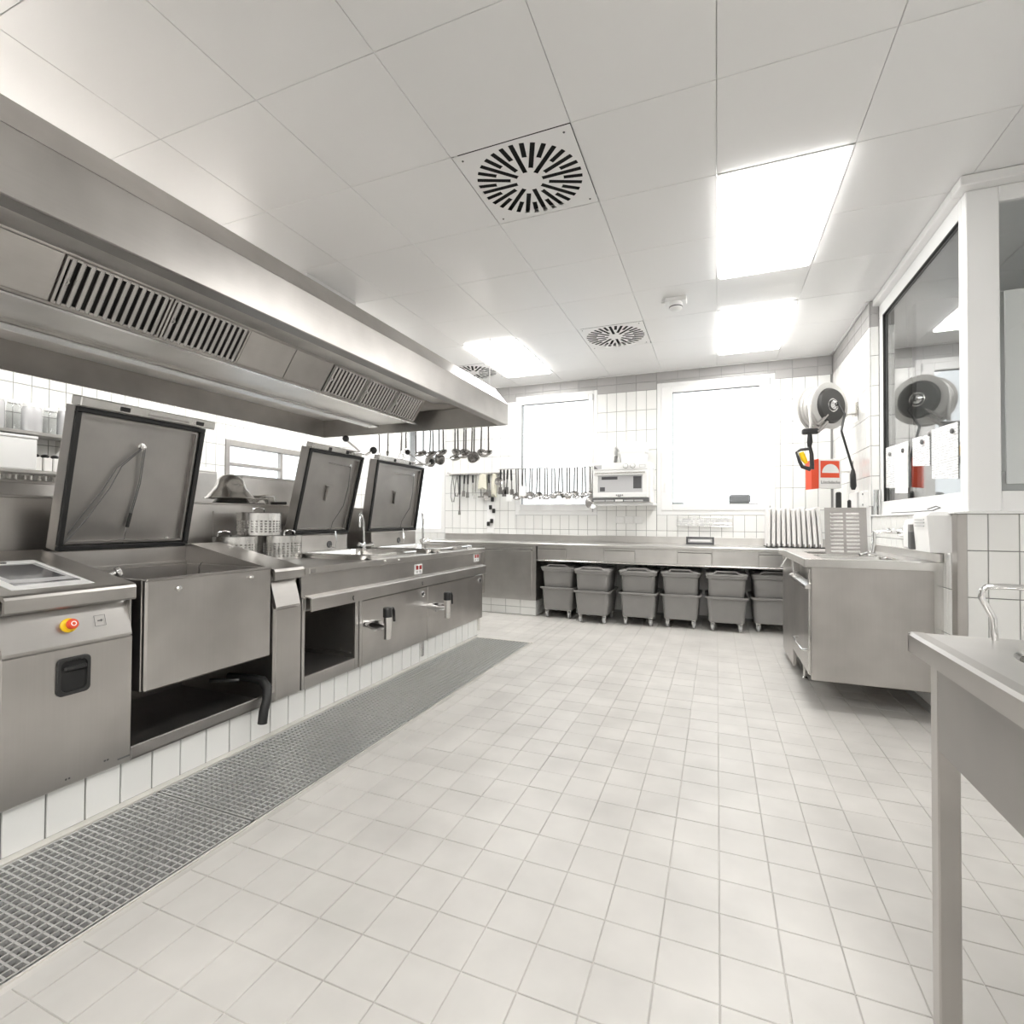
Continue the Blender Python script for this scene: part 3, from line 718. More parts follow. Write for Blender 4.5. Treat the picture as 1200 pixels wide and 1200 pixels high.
# ---- two boiling kettles
def kettle(y0, y1, bas, lb, lidp, tapx, lockx, toplock):
    r = thing('boiling_kettle', lb, 'cooker', (-2.5, (y0 + y1) / 2, .17))
    MB().box(-2.222, FX, y0 + .003, y1 - .003, .171, .606, .004).build('front_panel', 'steel', r)
    MB().box(-2.9, -2.222, y0 + .003, y1 - .003, .172, .66).build('body', 'steel_matt', r)
    cx, cy, hx, hy = -2.5375, (bas[0] + bas[1]) / 2, .3125, (bas[1] - bas[0]) / 2
    b = MB(); b.loft([rrect(cx, cy, z, hx + e, hy + e, max(.02, .1 + e), 5) for z, e in ((.868, .010), (.898, .016), (.906, .010), (.906, -.014), (.898, -.020), (.74, -.03), (.70, -.07))], False, True)
    b.build('basin', 'steel_bright', r)
    sp = MB(); sp.loft([[(cx + hx - .03, cy - .09, .908), (cx + hx - .03, cy + .09, .908), (cx + hx - .03, cy + .09, .88), (cx + hx - .03, cy - .09, .88)], [(cx + hx + .04, cy - .05, .912), (cx + hx + .04, cy + .05, .912), (cx + hx + .04, cy + .045, .896), (cx + hx + .04, cy - .045, .896)]], smooth=False)
    sp.build('pouring_spout', 'steel_bright', r)
    # tap valve
    t = onX(*tapx, FX); tl = .17; e = t + Vector((tl, 0, 0))
    v = MB().tube([t, t + Vector((.05, 0, 0)), t + Vector((.055, 0, 0)), t + Vector((.12, 0, 0)), e], [.024, .028, .034, .033, .028], 14).build('tap', 'chrome', r)
    MB().cyl(e + Vector((.01, 0, -.085)), e + Vector((.01, 0, .06)), .024, .030, 18).build('tap_barrel', 'steel_bright', v)
    MB().lathe([(.031, .06), (.031, .115), (.027, .122), (.001, .124)], e + Vector((.01, 0, 0)), 18, True).build('tap_grip', 'black_plastic', v)
    MB().tube([e + Vector((.012, .03, .112)), e + Vector((.014, .052, .11)), e + Vector((.016, .06, .09)), e + Vector((.02, .062, .02))], [.007, .009, .010, .008], 8).build('tap_lever', 'black_plastic', v)
    MB().tube([t + Vector((.06, .0, -.02)), t + Vector((.065, .01, -.045)), t + Vector((.08, .02, -.04)), t + Vector((.09, .0, -.02))], .004, 6).build('tap_clip', 'chrome', v)
    c = onX(*lockx, FX)
    MB().lathe([(.024, 0), (.024, .008), (.016, .010), (.016, .006), (.001, .006)], c, 18, axis=(1, 0, 0)).build('lock', 'chrome', r)
    MB().box(FX, FX + .012, c.y - .005, c.y + .005, c.z - .014, c.z + .014, .002).build('lock_slot', 'black_plastic', r)
    MB().box(-2.218, -2.205, y1 - .08, y1 - .045, .05, .171).build('foot', 'steel_bright', r)
    # hinge box and lid
    ly0, ly1, xb, zb, xt, zt = lidp
    MB().box(-2.96, -2.885, ly0 + .03, ly1 - .03, .87, zb - .006, .004).build('hinge_box', 'steel', r)
    MB().lathe([(.028, 0), (.028, .004), (.02, .005), (.001, .002)], (-2.885, (ly0 + ly1) / 2 + .06, .95), 16, axis=(1, 0, 0)).build('hinge_bush', 'ink', r)
    MB().tube([(-2.87, (ly0 + ly1) / 2 + .11, zb + .02), (-2.86, (ly0 + ly1) / 2 + .115, zb - .06), (-2.85, (ly0 + ly1) / 2 + .09, .92), (-2.87, (ly0 + ly1) / 2 + .05, .935)], .005, 6).build('spring_wire', 'chrome', r)
    lo, M, L, W = lid(r, ly0, ly1, xb, zb, xt, zt, .09)
    MB(M).box(.0, W - .05, L + .002, L + .04, -.05, .015, .004).build('lid_handle_bar', 'steel_bright', lo)
    for u in (.3 * W, .62 * W): MB(M).box(u - .014, u + .014, L + .002, L + .03, .014, .02, .002).build('clip', 'black_plastic', lo)
    MB(M).box(.46 * W, .50 * W, .40 * L, .58 * L, -.037, -.012, .004).box(.43 * W, .55 * W, .575 * L, .59 * L, -.037, -.02).build('stirrup', 'steel_matt', lo)
    MB(M).tube([(.40 * W, .86 * L, -.03), (.5 * W, .855 * L, -.01), (.72 * W, .86 * L, -.015), (.80 * W, .855 * L, -.02)], .0035, 6).build('cable', 'steel_bright', lo)
    MB(M).tube([(.80 * W, .85 * L, -.02), (.83 * W, .6 * L, -.015), (.80 * W, .35 * L, -.01), (.66 * W, .14 * L, -.01), (.64 * W, .03 * L, -.005)], .0028, 6).build('cable', 'ink', lo)
    MB(M).lathe([(.014, 0), (.014, .012), (.001, .014)], (.81 * W, .86 * L, -.036), 12).build('nozzle', 'chrome', lo)
    lv = MB(M).tube([(W * .70, L + .02, .03), (W * .80, L + .035, .05), (W * .93, L + .03, .05), (W * 1.03, L + .065, .05)], .011).build('lever', 'chrome', lo)
    MB(M).ball((W * 1.05, L + .075, .05), .031).build('lever_ball', 'black_plastic', lv)
    MB(M).tube([(W * .80, L + .04, .05), (W * .66, L + .075, .04), (W * .58, L + .11, .0)], .008).build('lever', 'chrome', lo)
    MB(M).ball((W * .56, L + .12, 0), .026).build('lever_ball', 'black_plastic', lv)
    return r
kettle(K1, K2, BAS[0], 'boiling kettle with raised square lid beside the open cabinet', (2.89, 3.50, -2.9, 1.035, -2.742, 1.67), (428, 731), (495, 696), 0)
kettle(K2, D1, BAS[1], 'wider boiling kettle with raised square lid at the end of the block', (3.763, 4.545, -2.9, 1.042, -2.80, 1.687), (501.6, 710), (562, 680), 0)

# swan-neck taps
def swan(loc, lb, h, turn):
    r = thing('swan_neck_tap', lb, 'tap', loc, turn)
    x, y, z = 0, 0, 0
    MB().lathe([(.026, 0), (.026, .02), (.018, .03), (.018, .07), (.014, .08)], (0, 0, 0), 16, True, True).build('base', 'chrome', r, True)
    MB().tube([(0, 0, .07), (0, -.005, h * .5), (0, -.012, h * .8), (.0, -.03, h * .95), (.01, -.055, h), (.02, -.08, h * .97), (.025, -.09, h * .85), (.026, -.092, h * .65)], [.011, .011, .011, .011, .011, .011, .012, .012], 10).build('spout', 'chrome', r, True)
    for s in (-1, 1):
        b = MB().tube([(0, 0, .05), (.02 * s + .02, .045 * s, .06), (.025 * s + .02, .06 * s, .066)], [.012, .016, .02], 10).build('handle', 'chrome', r, True)
    return r
swan((-2.86, 3.655, .8705), 'chrome swan-neck tap between the two kettle lids', .33, 0)
swan((-2.86, 4.62, .8705), 'chrome swan-neck tap at the far end of the kettle worktop', .36, .3)

# centre upstand between the two rows, gantry shelf, rear row
cs = thing('centre_upstand', 'long steel upstand with flat ledge behind the pan lids', 'panel', (-3.15, 2.5, .2))
MB().box(-3.2, -3.1, .3, D1, .172, 1.245).build('panel', 'steel_v', cs)
MB().box(-3.42, -3.09, .3, D1, 1.245, 1.257, .003).build('ledge', 'steel', cs)
MB().box(-3.102, -3.094, 2.40, 2.47, .87, 1.2).build('cover_strip', 'steel', cs)
rr = thing('rear_range', 'steel cooking range on the far side of the upstand', 'range', (-3.7, 2.5, .17))
MB().box(-4.15, -3.21, .3, D1, .172, .83).build('body', 'steel_v', rr)
MB().box(-4.18, -3.205, .3, D1, .83, .87, .004).build('top', 'steel', rr)
for y0, y1, zt, lb in ((1.36, 1.95, 1.345, 'raised steel lid behind the upstand left of the braising pan'), (3.0, 3.62, 1.49, 'raised steel lid behind the upstand beside the strainers')):
    l = MB().prism([(-3.56, .87), (-3.62, zt), (-3.55, zt + .012), (-3.49, .87)], y0, y1).build('lid', 'steel_v', rr); l['label'] = lb
    MB().box(-3.64, -3.545, y0 - .01, y1 + .01, zt - .01, zt + .014, .006).build('lid_rim', 'steel', l)

# ---- things on the ledge and worktop
def perf_basket(name, lb, cx, cy, z, r, h, handle):
    t = thing(name, lb, 'basket', (cx, cy, z))
    n = 64; rows = [0, .02]; zz = .02
    while zz + .017 < h - .035: rows += [zz + .008, zz + .017]; zz += .017
    rows.append(h); mb = MB()
    mb.add([(cx + r * math.cos(2 * math.pi * k / n), cy + r * math.sin(2 * math.pi * k / n), z + q) for q in rows for k in range(n)],
           [(j * n + k, j * n + (k + 1) % n, (j + 1) * n + (k + 1) % n, (j + 1) * n + k) for j in range(len(rows) - 1) for k in range(n) if not (j % 2 == 1 and k % 2 == 1 and j < len(rows) - 2)], True)
    mb.build('wall', 'steel_bright', t)
    MB().lathe([(.001, .003), (r - .004, .003), (r - .004, .012)], (cx, cy, z), 28).build('bottom', 'steel', t)
    MB().lathe([(r, h - .004), (r + .004, h), (r - .004, h)], (cx, cy, z), 28).build('rim', 'steel_bright', t)
    hy = handle
    MB().tube([(cx, cy + hy * r * .5 - .05, z + h - .01), (cx, cy + hy * r * .5 - .045, z + h + .025), (cx, cy + hy * r * .5, z + h + .035), (cx, cy + hy * r * .5 + .045, z + h + .025), (cx, cy + hy * r * .5 + .05, z + h - .01)], .005).build('handle', 'chrome', t)
    return t
perf_basket('steamer_basket', 'perforated steel steamer basket standing beside the side pillar', -2.93, 2.43, .872, .135, .165, -1.2)
perf_basket('steamer_basket', 'perforated steel steamer basket standing against the kettle hinge box', -2.86, 2.74, .872, .14, .165, 1.1)
perf_basket('steamer_basket', 'perforated steel steamer basket stacked on top of the two others', -2.90, 2.59, 1.042, .14, .15, -.1)
def strainer(name, lb, cx, cy, z, prof):
    t = thing(name, lb, 'strainer', (cx, cy, z))
    MB().lathe(prof, (cx, cy, z), 32).build('bowl', 'steel_bright', t)
    r0 = prof[0][0]
    MB().lathe([(r0, 0), (r0 + .006, .003), (r0, .008)], (cx, cy, z), 32).build('rim', 'chrome', t)
    MB().tube([(cx, cy + r0, z + .008), (cx + .0, cy + r0 + .16, z + .012)], .006).build('handle', 'chrome', t)
strainer('strainer', 'upturned steel strainer lying rim down on the ledge', -3.25, 2.66, 1.258, [(.125, 0), (.105, .03), (.09, .05)])
strainer('colander', 'domed steel bowl upturned on another strainer on the ledge', -3.25, 2.65, 1.292, [(.165, 0), (.135, .04), (.105, .075), (.098, .1), (.085, .135), (.055, .165), (.02, .178), (.001, .18)])
ms = thing('mandoline', 'folding steel vegetable slicer with a black handle on the ledge', 'slicer', (-3.36, 3.02, 1.258))
MB().prism([(2.90, 1.26), (2.99, 1.335), (3.09, 1.335), (3.12, 1.26), (3.11, 1.26), (3.08, 1.325), (2.995, 1.325), (2.915, 1.26)], -3.41, -3.30, 0).build('frame', 'steel_bright', ms)
MB().tube([(-3.30, 3.06, 1.275), (-3.28, 3.19, 1.28)], .012).build('handle', 'black_plastic', ms)
MB().tube([(-3.295, 2.88, 1.27), (-3.295, 2.96, 1.318), (-3.295, 3.01, 1.335)], .005).build('leg', 'chrome', ms)

# ================================================================ EXTRACTOR HOOD
HZ, HX0, HX1, HY0, HY1 = 2.13, -4.4, -2.0, .3, 4.85
hd = thing('extractor_hood', 'long stainless island extractor hood with grease filters over the cooking block', 'hood', (-3.2, 2.6, HZ))
MB().box(HX1 - .014, HX1, HY0, HY1, HZ, 2.345, .002).build('front_skirt', 'steel', hd)
MB().box(HX1 - .09, HX1 - .014, HY0, HY1 - .016, HZ, HZ + .012).build('front_flange', 'steel_matt', hd)
MB().box(HX0, HX1 - .014, HY1 - .014, HY1, HZ, 2.345, .002).build('end_skirt', 'steel_x', hd)
MB().box(HX0, HX0 + .014, HY0, HY1 - .014, HZ, 2.345, .002).build('rear_skirt', 'steel', hd)
MB().box(HX0, HX1 - .014, HY0, HY0 + .014, HZ, 2.345, .002).build('end_skirt', 'steel_x', hd)
rf = MB(); a = .1
lo = [(HX1, HY0, 2.345), (HX1, HY1, 2.345), (HX0, HY1, 2.345), (HX0, HY0, 2.345)]
hi = [(HX1 - a, HY0 + a, 2.49), (HX1 - a, HY1 - a, 2.49), (HX0 + a, HY1 - a, 2.49), (HX0 + a, HY0 + a, 2.49)]
rf.add(lo + hi, [(0, 1, 5, 4), (1, 2, 6, 5), (2, 3, 7, 6), (3, 0, 4, 7), (4, 5, 6, 7)])
rf.build('sloped_roof', 'steel', hd)
ln = MB()
ln.add([(HX1 - .014, HY0, 2.34), (HX1 - .014, HY1 - .014, 2.34), (-2.86, HY1 - .014, 2.415), (-2.86, HY0, 2.415)], [(0, 1, 2, 3)])
ln.add([(-3.56, HY0, 2.335), (-3.56, HY1 - .014, 2.335), (HX0 + .014, HY1 - .014, 2.335), (HX0 + .014, HY0, 2.335)], [(0, 1, 2, 3)])
ln.build('lining', 'steel_lining', hd)
PE = 4.66
MB().prism([(-2.865, 2.42), (-3.02, 2.195), (-3.46, 2.195), (-3.6, 2.36), (-3.6, 2.42)], HY0 + .014, PE).build('plenum', 'steel', hd)
MB().box(-3.035, -2.995, HY0 + .014, PE + .02, 2.176, 2.198, .004).build('grease_gutter', 'steel_bright', hd)
MB().box(-3.59, -3.46, HY0 + .02, PE, 2.17, 2.20, .004).build('lamp_housing', 'steel_bright', hd)
MB().box(-3.57, -3.48, HY0 + .1, PE - .1, 2.166, 2.171).build('light_strip', 'hood_lamp', hd)
vA, vB = Vector((-2.872, 0, 2.405)), Vector((-3.012, 0, 2.203))
vv = (vA - vB); FLn = vv.length; vv.normalize(); fn = Vector((vv.z, 0, -vv.x))          # outward: towards +X and down
if fn.x < 0: fn = -fn
FP = {}
def hfilter(y0, y1, nb, lb):
    Mf = frame3(Vector((vB.x, y0, vB.z)) + fn * .003, (0, 1, 0), vv, fn); W = y1 - y0
    f = ring_rect(MB(Mf), .002, W - .002, 0, FLn, .012, 0, .012).build('filter', 'steel', hd)
    MB(Mf).box(.01, W - .01, .004, FLn - .004, .0, .001).build('filter_back', 'dark_slot', f)
    key = (round(W, 3), nb)
    for k in range(nb):
        u = .014 + (W - .028) * (k + .5) / nb; rr2 = (W - .028) / nb * .33
        prof = [(u + rr2 * math.cos(t), .003 + 1.15 * rr2 * math.sin(t)) for t in [math.pi * i / 6 for i in range(7)]]
        b = MB(Mf); b.loft([[(p, v2, q) for p, q in prof] for v2 in (.004, FLn - .004)], False, False, True, False)
        b.add([(p, .004, q) for p, q in prof], [tuple(range(7))]); b.build('baffle', 'utensil', f)
    MB(Mf).tube([(W * .06, FLn * .45, .02), (W * .06, FLn * .52, .035), (W * .06, FLn * .59, .02)], .004, 6).build('filter_handle', 'chrome', f)
hfilter(1.44, 1.955, 12, ''); hfilter(1.96, 2.475, 12, '')
hfilter(3.27, 3.715, 10, ''); hfilter(3.72, 4.165, 10, ''); hfilter(4.17, 4.615, 10, '')
for y0, y1 in ((HY0 + .02, .90), (.905, 1.435), (2.48, 2.87), (2.875, 3.265)):
    Mf = frame3(Vector((vB.x, y0, vB.z)) + fn * .003, (0, 1, 0), vv, fn)
    MB(Mf).box(.001, y1 - y0 - .001, 0, FLn, 0, .006, .001).build('cover_panel', 'steel', hd)
for x, y in ((-2.15, 4.72), (-4.25, 4.72), (-2.15, .5), (-4.25, .5)): MB().cyl((x, y, 2.48), (x, y, 2.999), .006, n=8).build('suspension_rod', 'white_paint', hd)
rl2 = MB().cyl((HX0 + .02, HY1 + .06, HZ + .02), (HX1 - .1, HY1 + .06, HZ + .02), .006, n=8).build('utensil_rail', 'chrome', hd)
for x in (-4.3, -3.6, -2.9, -2.2): MB().cyl((x, HY1 - .002, HZ + .02), (x, HY1 + .06, HZ + .02), .005, n=6).build('rail_bracket', 'chrome', hd)
dt = tag(MB().box(-3.45, -2.85, 2.941, 3.505, 2.491, 2.999, .004).build('exhaust_duct', 'white_paint'), 'white boxed exhaust duct rising from the hood roof to the ceiling', 'duct')

# ================================================================ BACK COUNTER
CF = 5.77
wc = thing('worktop', 'long steel worktop with upstand along the window wall', 'worktop', (-1.1, 6.1, .84))
MB().box(-3.62, XR - .009, CF, YB - .009, .843, .878, .005).build('top', 'steel_x', wc)
MB().box(-3.62, XR - .009, YB - .05, YB - .009, .876, .964, .004).build('upstand', 'steel_x', wc)
cb = thing('base_cabinet', 'steel base cabinet with one large door on a tiled plinth', 'cabinet', (-2.6, 6.1, .19))
MB().box(-3.3, -2.012, CF + .022, YB - .02, .19, .842, .003).build('body', 'steel_x', cb)
cd = MB().box(-2.68, -2.065, CF + .006, CF + .022, .245, .79, .004).build('door', 'steel_x', cb)
MB().box(-2.68, -2.065, CF + .004, CF + .02, .795, .828, .004).build('door_grip', 'steel_x', cb)
MB().box(-2.685, -2.06, CF + .012, CF + .021, .787, .797).build('grip_painted_shade', 'dark_slot', cb)  # dark strip painting the shade of the gap below the door grip
MB().box(-3.28, -2.69, CF + .006, CF + .022, .245, .828, .004).build('door', 'steel_v', cb)
bpl = thing('plinth', 'white tiled plinth under the steel base cabinet', 'plinth', (-2.6, 6.1, 0))
MB().box(-3.3, -2.036, 5.846, YB - .02, 0, .19).build('core', 'grout_wall', bpl)
for (p, q, r, s2) in cells(rng(-3.3, -2.03, .197, -2.03), [.003, .096, .189], []):
    o = bpy.data.objects.new('tile', tile_mesh('tile', 'back', q - p - .005, s2 - r - .005, .008, 'tile_white')); COL.objects.link(o); o.parent = bpl; o.location = Vector(((p + q) / 2, 5.846, (r + s2) / 2)) - Vector((-2.6, 6.1, 0))
sidem = MB()
for (p, q, r, s2) in cells(rng(5.846, 6.48, .197, 5.846), [.003, .096, .189], []): sidem.box(-2.036, -2.028, p + .002, q - .002, r + .002, s2 - .002)
o = sidem.build('tile_field', 'tile_white', bpl); o['kind'] = 'stuff'
du = thing('drawer_unit', 'row of steel drawers hung under the worktop above the grey bins', 'drawers', (-.6, 6.1, .675))
DX = [-1.995, -1.633, -1.191, -.848, -.395, -.051, .396, .745]
MB().box(DX[0], DX[-1], CF + .022, 6.3, .676, .842).build('carcass', 'steel_x', du)
MB().box(DX[0] - .002, 1.16, CF + .0, CF + .03, .668, .682, .002).build('bottom_rail', 'steel_bright', du)
for i in range(7):
    x0, x1 = DX[i] + .004, DX[i + 1] - .004
    if i % 2 == 0:
        d = MB().box(x0, x1, CF + .006, CF + .022, .692, .812, .003).build('drawer', 'steel_x', du)
        MB().prism([(CF + .004, .818), (CF + .004, .836), (CF + .022, .838), (CF + .022, .812)], x0, x1, 0).build('grip_strip', 'steel_x', d)
        MB().box(x0, x1, CF + .012, CF + .0225, .811, .819).build('grip_painted_shade', 'dark_slot', d)  # dark strip painted as the shade between drawer and grip
    else:
        MB().box(x0, x1, CF + .01, CF + .022, .688, .838, .002).build('blank_panel', 'steel_x', du)

# ---- six grey bins on casters
def make_bin():
    r = thing('storage_bin', '', 'bin', (0, 0, 0), group='grey wheeled bins under the worktop')
    hw, hd = .19, .26
    lo = MB(); lo.loft([rrect(0, 0, z, hw - .014 + e, hd - .014 + e, .04, 5) for z, e in ((.092, -.014), (.1, -.004), (.34, .014), (.345, .034), (.362, .036), (.366, .026))], True, False); lo.build('lower_tub', 'grey_plastic', r, True)
    up = MB(); up.loft([rrect(0, 0, z, hw - .012 + e, hd - .012 + e, .04, 5) for z, e in ((.35, -.012), (.368, -.006), (.55, .004), (.556, .02), (.585, .022))], False, False); up.build('upper_tub', 'grey_plastic', r, True)
    ld = MB(); ld.loft([rrect(0, 0, z, hw + .012 + e, hd + .012 + e, .04, 5) for z, e in ((.582, .0), (.586, .004), (.602, .002), (.606, -.03), (.612, -.035))], False, True); l = ld.build('lid', 'grey_plastic', r, True)
    MB().prism([(-.135, .606), (-.10, .635), (.10, .635), (.135, .606), (.11, .606), (.09, .624), (-.09, .624), (-.11, .606)], -hd - .012, -hd + .03).build('lid_grip', 'grey_plastic', l, True)
    for sx in (-1, 1):
        for sy in (-1, 1):
            x, y = sx * .135, sy * .2
            c = MB(); c.box(x - .02, x + .02, y - .022, y + .022, .084, .094).box(x - .019, x - .014, y - .018, y + .02, .036, .088).box(x + .014, x + .019, y - .018, y + .02, .036, .088)
            co = c.build('caster', 'steel_bright', r, True)
            MB().lathe([(.001, -.012), (.03, -.012), (.036, -.007), (.036, .007), (.03, .012), (.001, .012)], (x, y - .004, .037), 16, axis=(1, 0, 0)).build('wheel', 'grey_wheel', co, True)
    return r
bin0 = make_bin()
BINS = [(-1.752, 5.81, .015, 'grey two-tier bin on wheels next to the base cabinet'), (-1.302, 5.66, -.01, 'second grey wheeled bin from the base cabinet, pulled slightly forward'), (-.81, 5.725, .01, 'third grey wheeled bin from the base cabinet'), (-.365, 5.775, 0, 'fourth grey wheeled bin counted from the base cabinet'), (.088, 5.765, .02, 'fifth grey wheeled bin counted from the base cabinet'), (.535, 5.88, 0, 'last grey wheeled bin, partly behind the sink unit')]
for i, (x, yf, rz, lb) in enumerate(BINS):
    b = bin0 if i == 0 else copy_tree(bin0)
    b.location = (x, yf + .24, 0); b.rotation_euler = (0, 0, rz); b['label'] = lb

# ---- wall oven with boxes on top
OY = 6.1
ov = thing('wall_oven', 'white wall-mounted oven with glass door and two knobs between the windows', 'oven', (-1.07, 6.3, 1.33))
ox0, ox1, oz0, oz1 = -1.40, -.745, 1.375, 1.845
MB().box(ox0, ox1 + .035, OY + .02, YB - .012, oz0 - .005, oz1, .008).build('body', 'white_plastic', ov)
MB().box(ox0, ox1, OY, OY + .02, oz1 - .085, oz1, .004).build('control_panel', 'white_plastic', ov)
dr = ring_rect(MB(frame3((0, OY + .02, 0), (1, 0, 0), (0, 0, 1), (0, -1, 0))), ox0 + .004, ox1 - .004, oz0 + .055, oz1 - .09, .06, 0, .02, .004).build('door', 'white_plastic', ov)
MB().box(ox0 + .06, ox1 - .06, OY + .008, OY + .014, oz0 + .11, oz1 - .145).build('door_glass', 'screen_light', dr)
MB().box(ox0 + .11, ox0 + .30, OY + .0065, OY + .008, oz1 - .20, oz1 - .165).build('painted_reflection', 'screen_dark', dr)  # dark patches paint reflections onto the oven door glass
MB().box(ox1 - .17, ox1 - .075, OY + .0065, OY + .008, oz1 - .31, oz1 - .165).build('painted_reflection', 'screen_dark', dr)
MB().box(ox0 + .09, ox0 + .15, OY + .0065, OY + .008, oz0 + .13, oz0 + .18).build('painted_reflection', 'screen_dark', dr)
MB().tube([(ox0 + .03, OY - .03, oz1 - .125), (ox1 - .03, OY - .03, oz1 - .125)], .010, 10).build('handle', 'steel_bright', dr)
for x in (ox0 + .05, ox1 - .05): MB().cyl((x, OY, oz1 - .125), (x, OY - .03, oz1 - .125), .007, n=8).build('handle_post', 'steel_bright', dr)
for x in (-1.005, -.92):
    k = MB().lathe([(.026, 0), (.024, .022), (.02, .025), (.001, .025)], (x, OY, oz1 - .042), 18, axis=(0, -1, 0)).build('knob', 'white_plastic', ov)
    MB().lathe([(.03, .001), (.026, .002)], (x, OY, oz1 - .042), 18, axis=(0, -1, 0)).build('knob_scale', 'ink', k)
MB().box(ox0 + .02, ox0 + .11, OY - .002, OY, oz1 - .07, oz1 - .025).build('display', 'screen_light', ov)
MB().prism([(ox0 + .02, oz1 - .07), (ox0 + .07, oz1 - .07), (ox0 + .02, oz1 - .03)], OY - .0035, OY - .001).build('display_corner', 'ink', ov)  # dark triangle in one corner of the oven display
ring_rect(MB(frame3((0, OY, 0), (1, 0, 0), (0, 0, 1), (0, -1, 0))), ox1 - .10, ox1 - .03, oz1 - .065, oz1 - .03, .004, 0, .0015).build('label_frame', 'grey_wheel', ov)
MB().box(ox0 - .005, ox1 + .012, OY - .004, OY + .02, oz0 + .002, oz0 + .05, .003).build('bottom_grille', 'ink', ov)
for x0, x1 in ((-1.385, -1.25), (-1.24, -1.14), (-1.02, -.91), (-.90, -.80)): MB().box(x0, x1, OY - .006, OY - .003, oz0 + .008, oz0 + .026).build('grille_slot', 'grey_wheel', ov)
MB().box(-1.125, -1.035, OY - .006, OY - .003, oz0 + .008, oz0 + .03).build('badge_plate', 'white_plastic', ov)
for k in range(5): MB().box(-1.115 + k * .018, -1.105 + k * .018, OY - .003, OY + .001, oz0 + .075, oz0 + .09).build('badge_mark', 'ink', ov)
MB().box(-1.095, -1.06, OY - .003, OY + .001, oz0 + .062, oz0 + .07).build('badge_mark', 'ink', ov)
MB().box(ox0, ox1 + .06, OY + .03, YB - .012, oz0 - .035, oz0 - .008, .004).build('wall_bracket', 'white_paint', ov)
MB().tube([(ox1 + .05, OY + .15, oz0 + .15), (ox1 + .065, OY + .12, oz0 + .28), (ox1 + .05, OY + .1, oz0 + .4)], .008, 8).build('side_lever', 'white_plastic', ov)
b1 = thing('carton', 'stack of white lidded tubs on the left of the oven top', 'box', (-1.28, 6.3, 1.847))
MB().loft([rrect(-1.27, 6.3, z, hx, .12, .02) for z, hx in ((1.847, .10), (1.94, .115), (1.945, .125), (1.955, .125), (1.957, .11), (2.03, .12), (2.035, .13), (2.05, .13))]).build('tub', 'white_plastic', b1)
MB().prism([(-1.38, 2.05), (-1.17, 2.05), (-1.20, 2.11), (-1.33, 2.13)], 6.2, 6.4).build('lid', 'white_plastic', b1)
b2 = thing('carton', 'wide white box with lid on the right of the oven top', 'box', (-.93, 6.3, 1.847))
MB().loft([rrect(-.93, 6.3, z, hx, .13, .02) for z, hx in ((1.847, .13), (1.96, .155), (1.965, .165), (1.985, .165))]).build('tub', 'white_plastic', b2)
MB().loft([rrect(-.93, 6.3, z, hx, .13, .02) for z, hx in ((1.985, .16), (2.08, .15), (2.10, .14))]).build('lid', 'white_plastic', b2)
MB().lathe([(.022, 0), (.022, .07), (.01, .09), (.01, .12), (.001, .121)], (-1.105, 6.25, 1.847), 12, True).build('bottle', 'white_plastic')
tag(bpy.data.objects['bottle'], 'small pale bottle standing between the two white boxes on the oven', 'bottle')

# ---- wall sockets, wire rack, tray on the worktop
ws = thing('wall_socket', 'row of three white wall sockets on the tiles below the oven', 'socket', (-1.0, YB, 1.16))
for k in range(3):
    x = -1.135 + k * .115; pz = 1.165
    s = MB().box(x - .05, x + .05, YB - .022, YB - .008, pz - .045, pz + .045, .006).build('socket', 'white_plastic', ws)
    MB().lathe([(.03, .0), (.03, .004), (.022, .004), (.022, -.006), (.001, -.006)], (x, YB - .022, pz), 16, axis=(0, -1, 0)).build('socket_ring', 'white_paint', s)
wk = thing('wire_rack', 'low wire letter rack with papers hanging on tiles under the right window', 'rack', (-.15, YB, 1.1))
wm = MB()
for z in (1.095, 1.13, 1.2): wm.tube([(-.45, YB - .05, z), (.155, YB - .05, z)], .003, 6)
for k in range(9): x = -.45 + .605 * k / 8; wm.tube([(x, YB - .01, 1.2), (x, YB - .05, 1.2), (x, YB - .05, 1.095), (x, YB - .01, 1.095)], .0025, 6)
wm.build('wire_frame', 'chrome', wk)
for x0, x1, z1, tl in ((-.42, -.24, 1.185, .01), (-.22, -.02, 1.175, -.012), (0.0, .13, 1.19, .015)):
    MB().prism([(x0, 1.1), (x1, 1.1), (x1, z1 + tl), (x0, z1 - tl)], YB - .035, YB - .033).build('paper_sheet', 'paper', wk)
tr = thing('tool_tray', 'dark steel tray with a bright insert leaning on the worktop upstand', 'tray', (-.185, 6.43, .88))
ring_rect(MB(frame3((-.185, 6.42, .879), (1, 0, 0), (0, .12, .993), (0, -.993, .12))), -.155, .155, 0, .088, .022, 0, .02, .003).build('frame', 'screen_dark', tr)
MB(frame3((-.185, 6.42, .879), (1, 0, 0), (0, .12, .993), (0, -.993, .12))).box(-.13, .13, .02, .068, 0, .008).build('insert', 'grey_wheel', tr)
MB(frame3((-.185, 6.42, .879), (1, 0, 0), (0, .12, .993), (0, -.993, .12))).box(-.11, .115, .035, .055, .008, .012).build('label_strip', 'white_plastic', tr)

